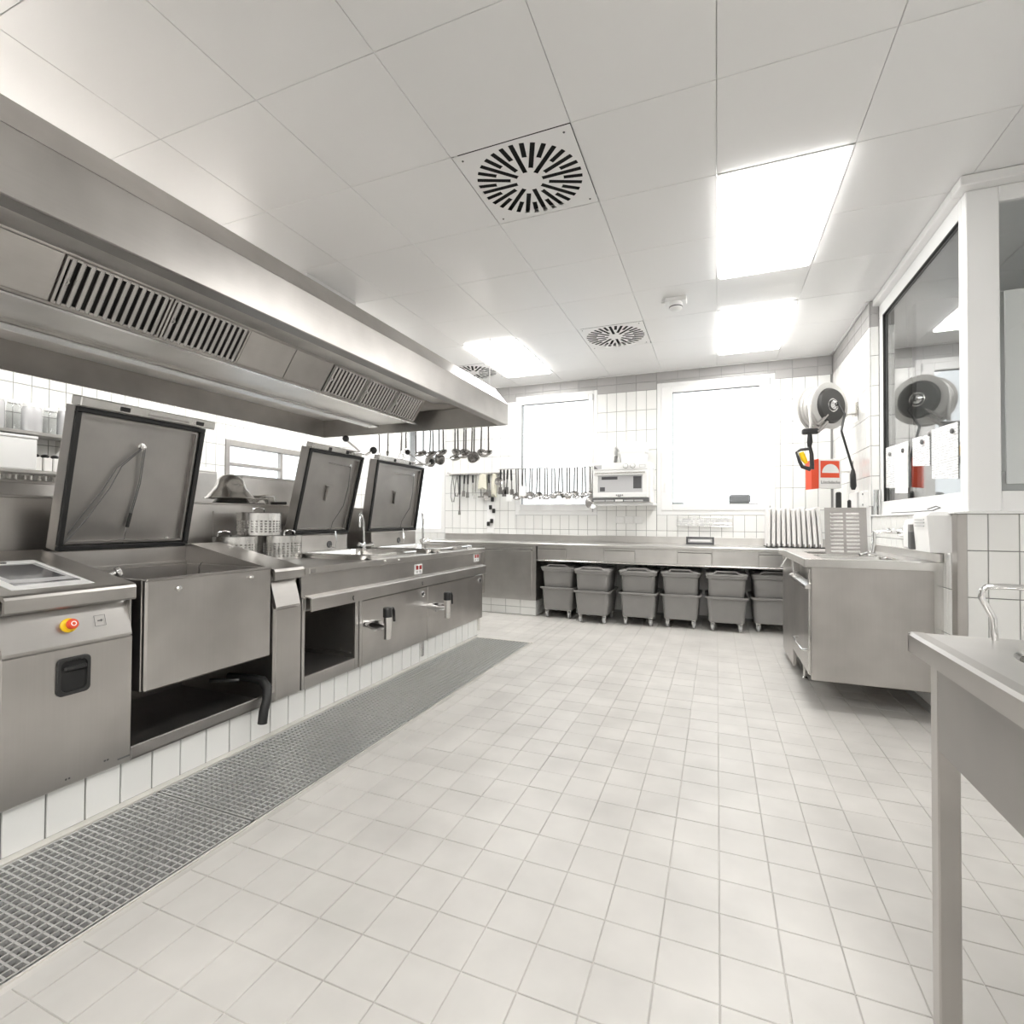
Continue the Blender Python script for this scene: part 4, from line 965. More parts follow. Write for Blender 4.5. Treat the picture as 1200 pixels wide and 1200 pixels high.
# ---- cutting boards in a wire rack
ry = 6.05
rk = thing('board_rack', 'black wire rack holding upright white cutting boards on the worktop', 'rack', (.75, ry, .88))
rm = MB()
for y in (ry - .12, ry + .18): rm.tube([(.475, y, .888), (1.03, y, .888)], .005, 6)
for k in range(12): x = .485 + k * .048; rm.tube([(x, ry - .12, .888), (x, ry + .18, .888)], .004, 6); rm.tube([(x, ry - .125, .884), (x, ry - .125, .925)], .004, 6)
rm.build('wire_frame', 'black_plastic', rk)
tilt = [.015 - .009 * k for k in range(11)]
BL = 'white plastic cutting board standing in the black wire rack'
for k in range(11):
    x = .50 + k * .048; t = tilt[k]; hgt = .40 + .015 * math.sin(k * 2.1)
    c = thing('cutting_board', BL, 'board', (x, ry + .05, .893), group='upright white cutting boards in the rack')
    MB(Matrix.Translation((x, ry + .03, .893)) @ Matrix.Rotation(t, 4, 'Y')).box(-.0165, .0165, -.135, .16, 0, hgt, .008).build('slab', 'white_board', c)

# ================================================================ UTENSILS
def bend(p0, L, n=1): return None
def utensil(kind, x, y, z, L, s, lb, grp, rz=0, sw=0):
    """hangs from a hook at (x, y, z); local frame: -Z down, +X the side the bowl faces"""
    cat = {'ladle': 'ladle', 'skimmer': 'skimmer', 'spoon': 'spoon', 'whisk': 'whisk', 'spatula': 'spatula', 'tongs': 'tongs', 'knife': 'knife', 'sieve': 'sieve', 'masher': 'masher', 'cloth': 'cloth', 'fork': 'fork'}[kind]
    nm = {'ladle': 'ladle', 'skimmer': 'skimmer', 'spoon': 'serving_spoon', 'whisk': 'whisk', 'spatula': 'spatula', 'tongs': 'tongs', 'knife': 'kitchen_knife', 'sieve': 'hand_sieve', 'masher': 'masher', 'cloth': 'cloth', 'fork': 'meat_fork'}[kind]
    M = Matrix.Translation((x, y, z)) @ Matrix.Rotation(rz, 4, 'Z') @ Matrix.Rotation(sw, 4, 'Y')
    r = thing(nm, lb, cat, mat=M, group=grp)
    B = lambda mb, n, mt, par=None: mb.build(n, mt, par or r, True)
    if kind == 'cloth':
        B(MB().loft([[(-.05 * s, .01, 0), (.0, .02, .01), (.05 * s, .01, 0), (.05 * s, -.01, 0), (0, -.02, .01), (-.05 * s, -.01, 0)], [(-.075 * s, .012, -L), (0, .03, -L * .9), (.06 * s, .012, -L * 1.05), (.06 * s, -.012, -L * 1.05), (0, -.03, -L * .9), (-.075 * s, -.012, -L)]]), 'fabric', 'yellow_cloth'); return r
    hm = 'utensil'
    if kind in ('knife',):
        B(MB().box(-.012, .012, -.008, .008, -.11, 0, .004), 'handle', 'black_plastic'); B(MB().prism([(-.014, -.11), (.018, -.11), (.016, -L * .8), (-.012, -L)], -.0012, .0012), 'blade', 'steel_bright'); return r
    B(MB().tube([(0, 0, .012), (0, .012, .016), (0, .018, .002), (0, .012, -.012)], .003, 6), 'hook', hm)
    if kind != 'tongs':
        B(MB().box(-.009, .009, -.0022, .0022, -L, .01, .001), 'handle', hm)
    if kind == 'ladle':
        b = [(.004 + .996 * s * math.sin(a), -s * .62 * math.cos(a)) for a in [math.pi / 2 * i / 6 for i in range(7)]]
        B(MB(Matrix.Translation((0, -s * .85, -L - s * .15)) @ Matrix.Rotation(.5, 4, 'X')).lathe(b + [(s * .97, .0)] + [(q[0] * .95, q[1] + .002) for q in b[::-1][1:]], (0, 0, 0), 18), 'bowl', hm)
    elif kind == 'skimmer':
        M2 = Matrix.Translation((0, -.01, -L - s * .85)) @ Matrix.Rotation(math.radians(78), 4, 'X')
        B(MB(M2).lathe([(.001, -.012), (s * .6, -.008), (s, .004), (s * 1.03, .008), (s * .98, .008), (s * .6, -.004), (.001, -.008)], (0, 0, 0), 20), 'disc', hm)
        B(MB(M2).lathe([(s * .5, -.0095), (s * .55, -.0088)], (0, 0, 0), 16), 'hole_ring', 'ink')
    elif kind in ('spoon',):
        B(MB().ball((0, -.004, -L - s * .9), s, 14, (.7, .22, 1.05)), 'bowl', hm)
    elif kind == 'whisk':
        for k in range(5):
            a = math.pi * k / 5; c, q = math.cos(a), math.sin(a)
            B(MB().tube([(t * c, t * q, zz) for t, zz in ((.006, -L), (s * .55, -L - s * 1.0), (s, -L - s * 2.2), (s * .75, -L - s * 3.0), (0, -L - s * 3.3), (-s * .75, -L - s * 3.0), (-s, -L - s * 2.2), (-s * .55, -L - s * 1.0), (-.006, -L))], .0022, 5), 'wire', 'chrome')
        B(MB().tube([(0, 0, -L * .35), (0, 0, -L)], [.011, .013], 10), 'grip', hm)
    elif kind == 'spatula':
        B(MB().prism([(-s * .5, -L), (s * .5, -L), (s * .65, -L - s * 2), (-s * .65, -L - s * 2)], -.0015, .0015), 'blade', hm)
        B(MB().box(-.012, .012, -.008, .008, -L * .55, 0, .004), 'grip', 'black_plastic')
    elif kind == 'fork':
        for dx in (-.014, .014): B(MB().tube([(0, 0, -L), (dx, 0, -L - .03), (dx, 0, -L - s * 2)], .003, 6), 'tine', hm)
    elif kind == 'masher':
        B(MB().box(-s, s, -.03, .03, -L - .02, -L, .006), 'press', hm)
    elif kind == 'tongs':
        for sx in (-1, 1): B(MB().tube([(0, 0, 0), (sx * .022, 0, -L * .4), (sx * .03, 0, -L * .8), (sx * .012, 0, -L)], [.006, .007, .006, .011], 8), 'arm', hm)
    elif kind == 'sieve':
        B(MB(Matrix.Translation((0, -.01, -L - s)) @ Matrix.Rotation(math.radians(75), 4, 'X')).lathe([(.001, -s * .5), (s * .5, -s * .42), (s * .85, -s * .22), (s, 0), (s * 1.04, .004)], (0, 0, 0), 22), 'mesh_bowl', 'steel_matt')
        B(MB(Matrix.Translation((0, -.01, -L - s)) @ Matrix.Rotation(math.radians(75), 4, 'X')).lathe([(s * .99, -.003), (s * 1.06, .0), (s * .99, .005)], (0, 0, 0), 22), 'rim', 'chrome')
    return r
# on the rail at the end of the hood
hy, hz = HY1 + .06, HZ + .01
GH = 'utensils on the hood rail'; hflip = False
for x, k, L, s, lb in ((-2.235, 'ladle', .27, .055, 'single steel ladle hanging apart at the end of the hood rail'),
        (-2.34, 'ladle', .25, .06, None), (-2.40, 'skimmer', .27, .06, 'steel skimmer among the ladles on the hood rail'), (-2.45, 'ladle', .29, .08, 'wide steel ladle hanging low on the hood rail'),
        (-2.50, 'ladle', .28, .06, None), (-2.55, 'ladle', .24, .065, None), (-2.60, 'ladle', .30, .07, None), (-2.66, 'ladle', .23, .055, None), (-2.78, 'ladle', .24, .06, None),
        (-2.86, 'skimmer', .26, .065, 'steel skimmer hanging behind the ball lever of the kettle lid'), (-2.91, 'ladle', .25, .07, None), (-2.97, 'sieve', .27, .085, 'round hand sieve on the hood rail behind the kettle lid'), (-3.03, 'ladle', .24, .06, None),
        (-3.16, 'spoon', .22, .03, 'steel serving spoon on the hood rail'), (-3.26, 'whisk', .18, .035, 'wire whisk on the hood rail'), (-3.35, 'whisk', .2, .03, 'slim wire whisk on the hood rail'), (-3.5, 'spoon', .2, .03, 'small steel serving spoon on the hood rail'), (-3.66, 'fork', .2, .05, 'two-pronged fork on the hood rail')):
    utensil(k, x, hy + (.026 if hflip else -.026), hz, L, min(s, .062) * 1.05, lb or 'steel ladle hanging in the cluster on the hood rail', GH if lb is None else None, 0 if (hflip := not hflip) else math.pi, random.uniform(-.03, .03))
# on the rail across the left window
ra = thing('utensil_rail', 'steel utensil rail mounted across the left window', 'rail', (-2.1, 6.3, 1.835))
MB().cyl((-2.74, 6.33, 1.84), (-1.43, 6.33, 1.835), .006, n=8).build('bar', 'chrome', ra)
for x in (-2.72, -1.44): MB().cyl((x, 6.33, 1.838), (x, YB - .01, 1.838), .006, n=8).build('bracket', 'chrome', ra)
GW = 'steel utensils on the window rail'
n = 26
for i in range(n):
    x = -2.70 + 1.26 * i / (n - 1)
    if i < 4: k, L, s = 'spatula', .2 + .03 * (i % 2), .045
    elif i % 5 == 2: k, L, s = 'spoon', .25, .035
    elif i % 7 == 4: k, L, s = 'skimmer', .24, .05
    else: k, L, s = 'ladle', .24 + .05 * ((i * 7) % 4) / 3, .045 + .012 * ((i * 5) % 3)
    if i == n - 1: k, L, s = 'skimmer', .34, .085
    lb = {'spatula': 'steel spatula with black grip on the window rail', 'spoon': 'steel serving spoon on the window rail', 'skimmer': 'steel skimmer on the window rail', 'ladle': 'steel ladle on the window rail'}[k]
    if i == n - 1: lb = 'large round skimmer hanging lowest on the window rail next to the oven'
    utensil(k, x, 6.33 + (.026 if (i % 2 == 0 and 3 < i < n - 1) else -.026), 1.825, L + (.07 if 3 < i < n - 1 else .03), min(s * 1.05, .054) if i < n - 1 else s, lb, None if i == n - 1 else GW, math.pi * (i % 2 == 0 and i < n - 1 and i > 3), random.uniform(-.05, .05))
pc = thing('note_card', 'cream note card hung on the window rail among the utensils', 'card', (-2.33, 6.27, 1.55))
MB().box(-2.42, -2.32, 6.262, 6.268, 1.47, 1.60, .002).build('card', 'white_board', pc)
pc = thing('note_card', 'small white note card hung low at the window rail end', 'card', (-2.55, 6.27, 1.45))
MB().box(-2.60, -2.51, 6.262, 6.268, 1.40, 1.49, .002).build('card', 'white_plastic', pc)
# on wall hooks left of the window
hr = thing('hook_rail', 'steel hook rail on the tiled wall left of the window', 'rail', (-3.15, YB, 1.8))
MB().box(-3.58, -2.75, YB - .03, YB - .009, 1.79, 1.815, .003).build('bar', 'steel_bright', hr)
MB().box(-3.55, -2.76, YB - .062, YB - .030, 1.795, 1.801, .001).build('ledge', 'steel_bright', hr)
MB().tube([(-3.6, YB - .03, 1.83), (-3.5, YB - .08, 1.80), (-3.4, YB - .05, 1.80)], .012).build('arm', 'steel_matt', hr)
for i, (dx, k, L, s, lb) in enumerate(((-3.50, 'tongs', .38, .05, 'large dark tongs hanging on the wall hook rail'), (-3.44, 'tongs', .30, .05, 'short steel tongs on the wall hook rail'), (-3.38, 'spatula', .5, .03, 'long spatula reaching lowest from the wall hook rail'), (-3.32, 'spatula', .22, .04, 'narrow spatula on the wall hook rail'),
        (-3.25, 'spatula', .24, .04, 'palette spatula on the wall hook rail'), (-3.19, 'knife', .30, .02, 'black-handled knife on the wall hook rail'), (-3.12, 'fork', .24, .05, 'meat fork on the wall hook rail'), (-3.07, 'masher', .30, .045, 'steel masher on the wall hook rail'), (-3.02, 'cloth', .2, 1.0, 'yellowish cloth hung on the wall hook rail'), (-2.96, 'sieve', .24, .055, 'small round sieve on the wall hook rail'), (-2.93, 'spatula', .22, .04, 'black-gripped spatula beside the yellow cloth'), (-2.86, 'cloth', .30, .6, 'pale folded cloth hung at the end of the hook rail'), (-2.78, 'skimmer', .05, .06, 'small skimmer at the end of the wall hook rail'))):
    utensil(k, dx, YB - (.048 if i % 2 else .075), 1.785, L, s, lb, None, 0, random.uniform(-.06, .06))
kn = thing('clip_strip', 'narrow white strip with black clips on the tiles left of the window', 'strip', (-2.9, YB, 1.2))
MB().box(-2.98, -2.87, YB - .02, YB - .009, .98, 1.52, .002).build('strip', 'white_paint', kn)
for x, z in ((-2.93, 1.5), (-2.89, 1.44), (-2.92, 1.33), (-2.87, 1.28), (-2.95, 1.10), (-2.90, 1.14)): MB().box(x - .02, x + .02, YB - .05, YB - .02, z - .03, z + .03, .006).build('clip', 'black_plastic', kn)

# ================================================================ SINK UNIT (right)
S0, S1, SX = 3.61, 5.03, .54
sk = thing('sink_unit', 'steel sink unit with closed side panel fixed to the right wall', 'sink', (.87, 4.3, .18))
MB().box(SX, XR + .003, S0, S0 + .02, .18, .882, .003).build('side_panel', 'steel_v', sk)
MB().box(SX + .02, XR + .003, S0 + .02, S1, .18, .20).build('bottom', 'steel_matt', sk)
MB().box(1.15, XR + .003, S0 - .004, S0, .18, .88).build('wall_strip', 'steel_bright', sk)
tpm = MB()
for (p, q, r, s2) in cells([.505, XR + .003], [S0 - .012, S1], [(.62, 1.06, 3.74, 4.16), (.62, 1.06, 4.25, 4.6)]): tpm.box(p, q, r, s2, .888, .922)
tpm.build('top', 'steel_x', sk)
MB().box(.50, .512, S0 - .014, S1, .872, .926, .004).box(.50, XR + .003, S0 - .016, S0 - .006, .872, .926, .004).build('top_edge', 'steel_bright', sk)
MB().box(XR - .012, XR + .003, S0 - .01, S1, .92, .975, .003).build('upstand', 'steel_x', sk)
for y0, y1 in ((3.74, 4.16), (4.25, 4.6)):
    b = MB(); b.loft([rrect(.84, (y0 + y1) / 2, z, .22 + e, (y1 - y0) / 2 + e, .05) for z, e in ((.922, .002), (.915, -.006), (.75, -.02), (.74, -.06))], False, True); b.build('basin', 'steel_bright', sk)
MB().box(SX - .012, SX + .01, S0 + .03, S0 + .05, .2, .86, .003).build('door_edge', 'steel_bright', sk)
MB().box(SX - .01, SX + .006, S0 + .05, 4.40, .2, .735, .003).build('door', 'steel_v', sk)
MB().prism([(SX - .03, .735), (SX - .03, .755), (SX + .005, .775), (SX + .005, .735)], S0 + .02, 4.40, 1).build('door_grip', 'steel_bright', sk)
MB().box(SX + .03, SX + .04, S0 + .02, 4.40, .76, .88).build('recess', 'steel_matt', sk)
MB().tube([(SX, S0 + .1, .34), (SX - .035, S0 + .12, .335), (SX - .04, S0 + .3, .335), (SX - .035, S0 + .5, .335), (SX, S0 + .52, .34)], .008).build('foot_bar', 'chrome', sk)
MB().box(SX - .005, SX + .02, 4.41, S1, .06, .88, .003).build('end_front', 'steel_v', sk)
MB().prism([(.46, .80), (.505, .88), (.535, .88), (.535, .80)], 4.45, 4.5, 1).build('edge_bracket', 'steel_bright', sk)
MB().prism([(SX - .03, .79), (SX - .03, .88), (SX + .01, .88), (SX + .01, .79)], S0 + .55, S0 + .60, 1).build('edge_bracket', 'steel_bright', sk)
for x, y in ((.60, 4.3), (1.1, 4.9), (.6, 4.95)): MB().lathe([(.02, 0), (.022, .01), (.012, .02), (.012, .19)], (x, y, 0), 10, True).build('foot', 'steel_bright', sk)
# wall skirting below the unit
struct(MB().box(XR + .0, XR + .014, S0, Y5, 0, .05).build('baseboard_right', 'wall_dark'))
# slotted drainer plate leaning in the sink
gm = thing('drainer_plate', 'upright steel drainer plate with rows of slots standing in the sink', 'plate', (.88, 4.3, .9))
Mg = frame3((.737, 4.32, .875), (1, 0, 0), Vector((0, .12, 1)).normalized(), Vector((0, -1, .12)).normalized())
gw, gh = .262, .385
sl = []
for k in range(12): sl.append((.035, .115, .03 + k * .0275, .044 + k * .0275)); sl.append((.135, .215, .03 + k * .0275, .044 + k * .0275))
mb = MB(Mg)
for (p, q, r, s2) in cells([0, .028, .122, .228, gw], [0, gh], sl, .001): mb.box(p, q, r, s2, 0, .004)
mb.build('plate', 'steel_matt', gm)
lv = MB(Mg)
for (p, q, r, s2) in sl: lv.add([(p, r, .004), (q, r, .004), (q, s2 - .002, -.012), (p, s2 - .002, -.012)], [(0, 1, 2, 3)])
o = lv.build('louvres', 'steel_bright', gm); o['kind'] = 'stuff'
# sink tap on the wall and basin pillar
stp = thing('sink_tap', 'chrome wall tap with swivel spout over the sink', 'tap', (1.1, 4.2, 1.08))
MB().tube([(XR + .0, 4.17, 1.085), (1.15, 4.17, 1.085), (1.13, 4.17, 1.085)], [.03, .03, .018], 12).tube([(1.13, 4.17, 1.085), (1.06, 4.18, 1.09), (1.01, 4.2, 1.08)], .014, 10).build('body', 'chrome', stp)
MB().tube([(1.01, 4.2, 1.09), (1.008, 4.2, 1.02), (1.0, 4.2, .95), (.985, 4.2, .905)], [.016, .015, .015, .017], 12).build('spout', 'chrome', stp)
for dy in (-.05, .05): MB().tube([(1.1, 4.18, 1.09), (1.1, 4.18 + dy, 1.10)], [.010, .014], 8).build('handle', 'chrome', stp)
MB().tube([(.90, 4.1, .93), (.95, 4.12, .945), (1.0, 4.1, .93)], .009).build('spray_arm', 'chrome', stp)

# ---- dispenser, papers, tube dispenser, partition bits
ds = thing('towel_dispenser', 'white paper towel dispenser on the dado wall above the sink', 'dispenser', (1.13, 3.6, 1.1))
MB().loft([[(1.199, 3.72, .985), (1.199, 3.50, .985), (1.10, 3.50, .985), (1.10, 3.72, .985)], [(1.199, 3.72, 1.19), (1.199, 3.50, 1.19), (1.085, 3.50, 1.19), (1.085, 3.72, 1.19)], [(1.199, 3.70, 1.212), (1.199, 3.51, 1.212), (1.11, 3.51, 1.212), (1.11, 3.70, 1.212)]], smooth=False).build('housing', 'white_plastic', ds)
for k in range(3): MB().box(1.082, 1.0865, 3.54, 3.68, 1.165 - k * .018, 1.171 - k * .018).build('vent_slot', 'grey_wheel', ds)
sp = thing('soap_dispenser', 'rounded white soap dispenser with grey lever next to the towel dispenser', 'dispenser', (1.13, 3.88, 1.08))
MB().loft([rrect(1.145, 3.87, z, hx, .075, .03) for z, hx in ((.99, .04), (1.0, .05), (1.13, .052), (1.165, .04), (1.17, .03))]).build('housing', 'white_plastic', sp)
MB().loft([rrect(1.10, 3.80, z, .012, .02, .006) for z in (1.0, 1.14)]).build('lever', 'grey_plastic', sp)
MB().box(1.08, 1.11, 3.74, 3.785, .99, 1.10, .006).build('grip', 'ink', sp)
fb = thing('wire_hanger', 'thin dark wire hanger lying on the white sill', 'hanger', (1.22, 4.0, 1.214))
MB().tube([(1.2, 4.55, 1.222), (1.205, 4.1, 1.222), (1.21, 3.80, 1.225), (1.22, 3.72, 1.24), (1.225, 3.80, 1.25), (1.23, 3.95, 1.236)], .004, 6).build('wire', 'ink', fb)
PAP = [((1035, 525), (1061, 518), 1.74, 1.41, 'printed sheet under two magnets next to the window frame'), ((1066, 516), (1085.5, 509), 1.725, 1.525, 'small tilted printed sheet on the glass between two larger sheets'), ((1088, 507), (1118, 497), 1.73, 1.41, 'large printed list on the glass beside the corner post')]
for a, b, z1, z0, lb in PAP:
    y0, y1 = onX(*a, XG).y, onX(*b, XG).y
    t = thing('paper_sheet', lb, 'paper', (XG, (y0 + y1) / 2, z0))
    MB().prism([(y0, z0 + .02), (y1, z0 - .01), (y1, z1 - .005), (y0, z1 + .012)], XG + .0165, XG + .0185, 0).build('sheet', 'paper', t)
t = thing('paper_sheet', 'blank white sheet overlapping the first printed sheet', 'paper', (XG, 4.6, 1.4))
MB().prism([(4.70, 1.375), (4.42, 1.36), (4.42, 1.70), (4.70, 1.72)], XG + .012, XG + .014, 0).build('sheet', 'white_board', t)
for px, lb in (((1043, 532), 'grey round magnet on the sheet by the window frame'), ((1058.5, 528), 'dark round magnet on the blank sheet'), ((1081, 518), 'dark round magnet at the corner of the small sheet'), ((1116.5, 505), 'dark round magnet on the large list'), ((1089.5, 508), 'small grey magnet at the top of the large list')):
    c = onX(*px, XG + .011)
    tag(MB().lathe([(.016, 0), (.016, .008), (.012, .011), (.001, .011)], c, 14, True, axis=(-1, 0, 0)).build('magnet', 'grey_plastic' if 'grey' in lb else 'ink'), lb, 'magnet')
tb = thing('cup_dispenser', 'chrome tube cup dispenser on the tiled corner beside the glass screen', 'dispenser', (1.215, 5.0, 1.2))
for x0 in (1.21, 1.238): MB().cyl((x0, Y5 - .03, 1.16), (x0, Y5 - .03, 1.42), .012, n=12).build('tube', 'chrome', tb)
MB().box(1.195, 1.25, Y5 - .045, Y5 - .006, 1.14, 1.165, .003).build('holder', 'white_plastic', tb)
MB().tube([(1.235, Y5 - .03, 1.16), (1.235, Y5 - .03, .99), (1.225, Y5 - .03, .93)], .007).build('pipe', 'chrome', tb)
# white board seen through the front glass
bx = thing('white_board', 'white board in a pale grey frame behind the front glass screen', 'board', (1.7, 3.52, 1.4))
MB().box(1.435, 2.2, 3.505, 3.515, 1.36, 2.40, .002).build('panel', 'white_plastic', bx)
MB().box(1.395, 2.22, 3.52, 3.54, 1.325, 1.43, .003).build('tray', 'grey_wheel', bx)
dcol = struct(MB().box(1.42, 1.47, 3.9, 4.6, 0, 1.5).box(1.55, 3.9, 5.2, 5.3, 0, 3.04).build('wall_office', 'wall_paint'))

# ---- hose reel, spray gun, cable, fire blanket, knives
rc = Vector(onY(973, 475.5, 5.3)); RA = Vector((math.sin(math.radians(40)), -math.cos(math.radians(40)), 0))   # axis towards the room
hr = thing('hose_reel', 'wall-mounted grey hose reel with dark hub on the right wall', 'hose reel', tuple(rc))
R = .205
for off, mt, nm in ((.0, 'hose_grey', 'flange'), (-.16, 'hose_grey', 'flange')):
    MB().lathe([(R * .70, -.004), (R, -.004), (R + .006, 0), (R, .004), (R * .70, .004)], rc + RA * off, 40, axis=RA).build(nm, mt, hr)
MB().lathe([(.001, .03), (R * .70, .03), (R * .78, .006), (R * .78, -.004)], rc, 36, axis=RA).build('hub', 'hub_dark', hr)
MB().lathe([(.12, -.16), (.12, 0)], rc, 30, axis=RA).build('drum', 'steel_matt', hr)
for k in range(6):
    tor = MB(); cc = rc - RA * (.018 + .024 * k); u = RA.cross(Vector((0, 0, 1))).normalized(); v = RA.cross(u)
    tor.tube([cc + (u * math.cos(t) + v * math.sin(t)) * (.168 + .012 * (k % 2)) for t in [2 * math.pi * i / 32 for i in range(33)]], .0145, 8, False); tor.build('hose_turn', 'hose_grey', hr)
MB().lathe([(.04, .03), (.04, .04), (.02, .06), (.02, .075), (.001, .076)], rc, 16, axis=RA).build('axle', 'chrome', hr)
MB().lathe([(.05, .0305), (.055, .034), (.06, .0305)], rc, 20, axis=RA).build('hub_ring', 'steel_bright', hr)
wy = 5.50
MB().box(XR - .012, XR, wy - .1, wy + .1, rc.z - .13, rc.z + .11, .003).build('wall_plate', 'steel_bright', hr)
MB().box(rc.x + .06, XR - .011, wy - .07, wy + .05, rc.z - .07, rc.z + .055, .012).build('swivel_arm', 'steel_bright', hr)
u0 = RA.cross(Vector((0, 0, 1))).normalized()
if u0.x > 0: u0 = -u0
for dv in (-.03, .03):
    MB().tube([rc + RA * .02 + u0 * .06 + Vector((0, 0, -.12 + dv)), rc + RA * .02 + u0 * .17 + Vector((0, 0, -.22 + dv))], .014, 6).build('guide_arm', 'steel_matt', hr)
gp = onY(950, 505, 5.2)
MB().box(gp.x - .07, gp.x + .06, gp.y - .03, gp.y + .03, gp.z - .03, gp.z + .02, .01).build('hose_guide', 'black_plastic', hr)
MB().tube([rc - RA * .08 + u0 * .175 + Vector((0, 0, .05)), rc - RA * .05 + u0 * .19, Vector((gp.x, gp.y, gp.z + .08)), Vector((gp.x, gp.y, gp.z))], .015).build('hose_end', 'hose_grey', hr)
sg2 = thing('spray_gun', 'black spray gun with yellow insert hanging from the hose reel', 'spray gun', tuple(onY(945, 535, 5.2)))
Q = lambda x, y: onY(x, y, 5.2)
MB().tube([Q(949, 509), Q(949, 518), Q(948.5, 524)], [.018, .024, .016], 10).build('swivel', 'black_plastic', sg2)
MB().tube([Q(949, 523), Q(951, 532), Q(951.5, 545), Q(951, 550)], [.014, .017, .019, .022], 10).build('grip', 'black_plastic', sg2)
MB().tube([Q(948, 526), Q(938, 527), Q(933.5, 530), Q(937, 541), Q(940, 547), Q(950, 550)], [.014, .013, .013, .014, .016, .02], 10).build('trigger_guard', 'black_plastic', sg2)
MB().tube([Q(939, 530), Q(942, 538), Q(945, 543)], [.02, .024, .014], 10).build('insert', 'yellow', sg2)
MB().tube([Q(934, 529), Q(938, 543)], .012).build('guard_shield', 'grey_wheel', sg2)
cbq = thing('power_cable', 'black cable with plug hanging from the centre of the hose reel', 'cable', tuple(onY(1000, 545, 5.15)))
C2 = lambda x, y: onY(x, y, 5.12)
MB().tube([rc + RA * .075 + Vector((0, 0, .02)), rc + RA * .1 + Vector((.03, 0, -.1)), C2(986, 505), C2(995, 535), C2(1000, 552)], .010, 8).build('cord', 'black_plastic', cbq)
MB().tube([C2(999.5, 550), C2(999.5, 556), C2(1000, 570), C2(1000, 574)], [.012, .022, .024, .014], 10).build('plug', 'black_plastic', cbq)
MB().cyl(C2(1000, 546), C2(1000, 540), .006, n=8).build('plug_pin', 'chrome', cbq)
# fire blanket case: front face turned slightly, red side towards the windows
fa, fbq = onY(960, 537.5, 5.62), onY(986, 533.5, 5.72)
ufb = Vector((fbq.x - fa.x, fbq.y - fa.y, 0)); fw = ufb.length; ufb.normalize(); nfb = Vector((ufb.y, -ufb.x, 0))
ft = onY(960, 537.5, 5.62).z; fz = onY(960, 572, 5.62).z; fh = ft - fz
Mb = frame3(Vector((fa.x, fa.y, fz)), ufb, (0, 0, 1), nfb)
fbk = thing('fire_blanket_case', 'red and white fire blanket case with rising sun pictogram on the right wall', 'fire blanket', mat=Matrix.Translation((fa.x, fa.y, fz)))
MB(Mb).box(0, fw, 0, fh, -.085, -.001, .004).build('case', 'white_plastic', fbk)
MB(Mb).prism([(-.002, 0.0), (-.002, fh + .002), (-.075, fh - .02), (-.075, .0)], 0, 0.001, 0) if False else None
MB(Mb).prism([(-.004, -.004), (-.075, -.012), (-.075, fh - .02), (-.004, fh)], -.09, -.002, 2).build('red_side', 'red', fbk)
MB(Mb).box(.012, fw - .012, fh * .36, fh - .02, 0, .002).build('red_field', 'red', fbk)
Rs = fw * .38; cz_ = fh * .52
MB(Mb).prism([(fw / 2 + Rs * math.cos(t), cz_ + Rs * math.sin(t)) for t in [math.pi * i / 20 for i in range(21)]], .002, .0035, 2).build('sun_mark', 'white_plastic', fbk)
MB(Mb).box(fw - .022, fw - .012, fh * .36, fh - .02, 0, .0025).build('edge_strip', 'white_plastic', fbk)
text('Löschdecke', .041, 'ink', fbk, Mb @ Matrix.Translation((fw / 2, fh * .2, .001)))
MB().cyl((fbq.x + .0, fbq.y + .03, fz + .16), (XR, fbq.y + .03, fz + .16), .01, n=8).build('wall_pin', 'steel_bright', fbk)
kh = thing('knife_rack', 'white wall holder with two black-handled knives behind the drainer plate', 'knife rack', (1.15, 5.4, 1.2))
MB().box(1.15, XR - .001, 5.32, 5.62, 1.20, 1.42, .006).build('holder', 'white_plastic', kh)
for px, w_, h0, h1 in ((982.5, .022, 1.27, 1.42), (995, .014, 1.24, 1.35)):
    c = onY(px, 590, 5.3)
    MB().box(c.x - w_, c.x + w_, 5.28, 5.31, h0, h1, .01).build('knife_handle', 'black_plastic', kh)
    MB().prism([(c.x - .012, 1.0), (c.x + .014, 1.03), (c.x + .014, h0), (c.x - .014, h0)], 5.29, 5.295).build('knife_blade', 'steel_bright', kh)
cw = thing('wall_box', 'small pale junction box on the right wall beside the knives', 'box', (1.17, 5.2, 1.35))
MB().box(1.15, XR - .001, 5.10, 5.26, 1.27, 1.42, .006).build('housing', 'white_plastic', cw)
for z in (1.30, 1.39): MB().cyl((1.15, 5.12, z), (1.145, 5.12, z), .008, n=10).build('screw', 'ink', cw)

# ================================================================ NEAR TABLE AND TROLLEY
nt = thing('prep_table', 'steel prep table with inset round bowl and square legs in the near corner', 'table', (.75, .8, 0))
T0, T1, TY0, TY1 = .407, 1.15, -.25, 1.432
tm = MB(); cx, cy, br = .655, 1.20, .145
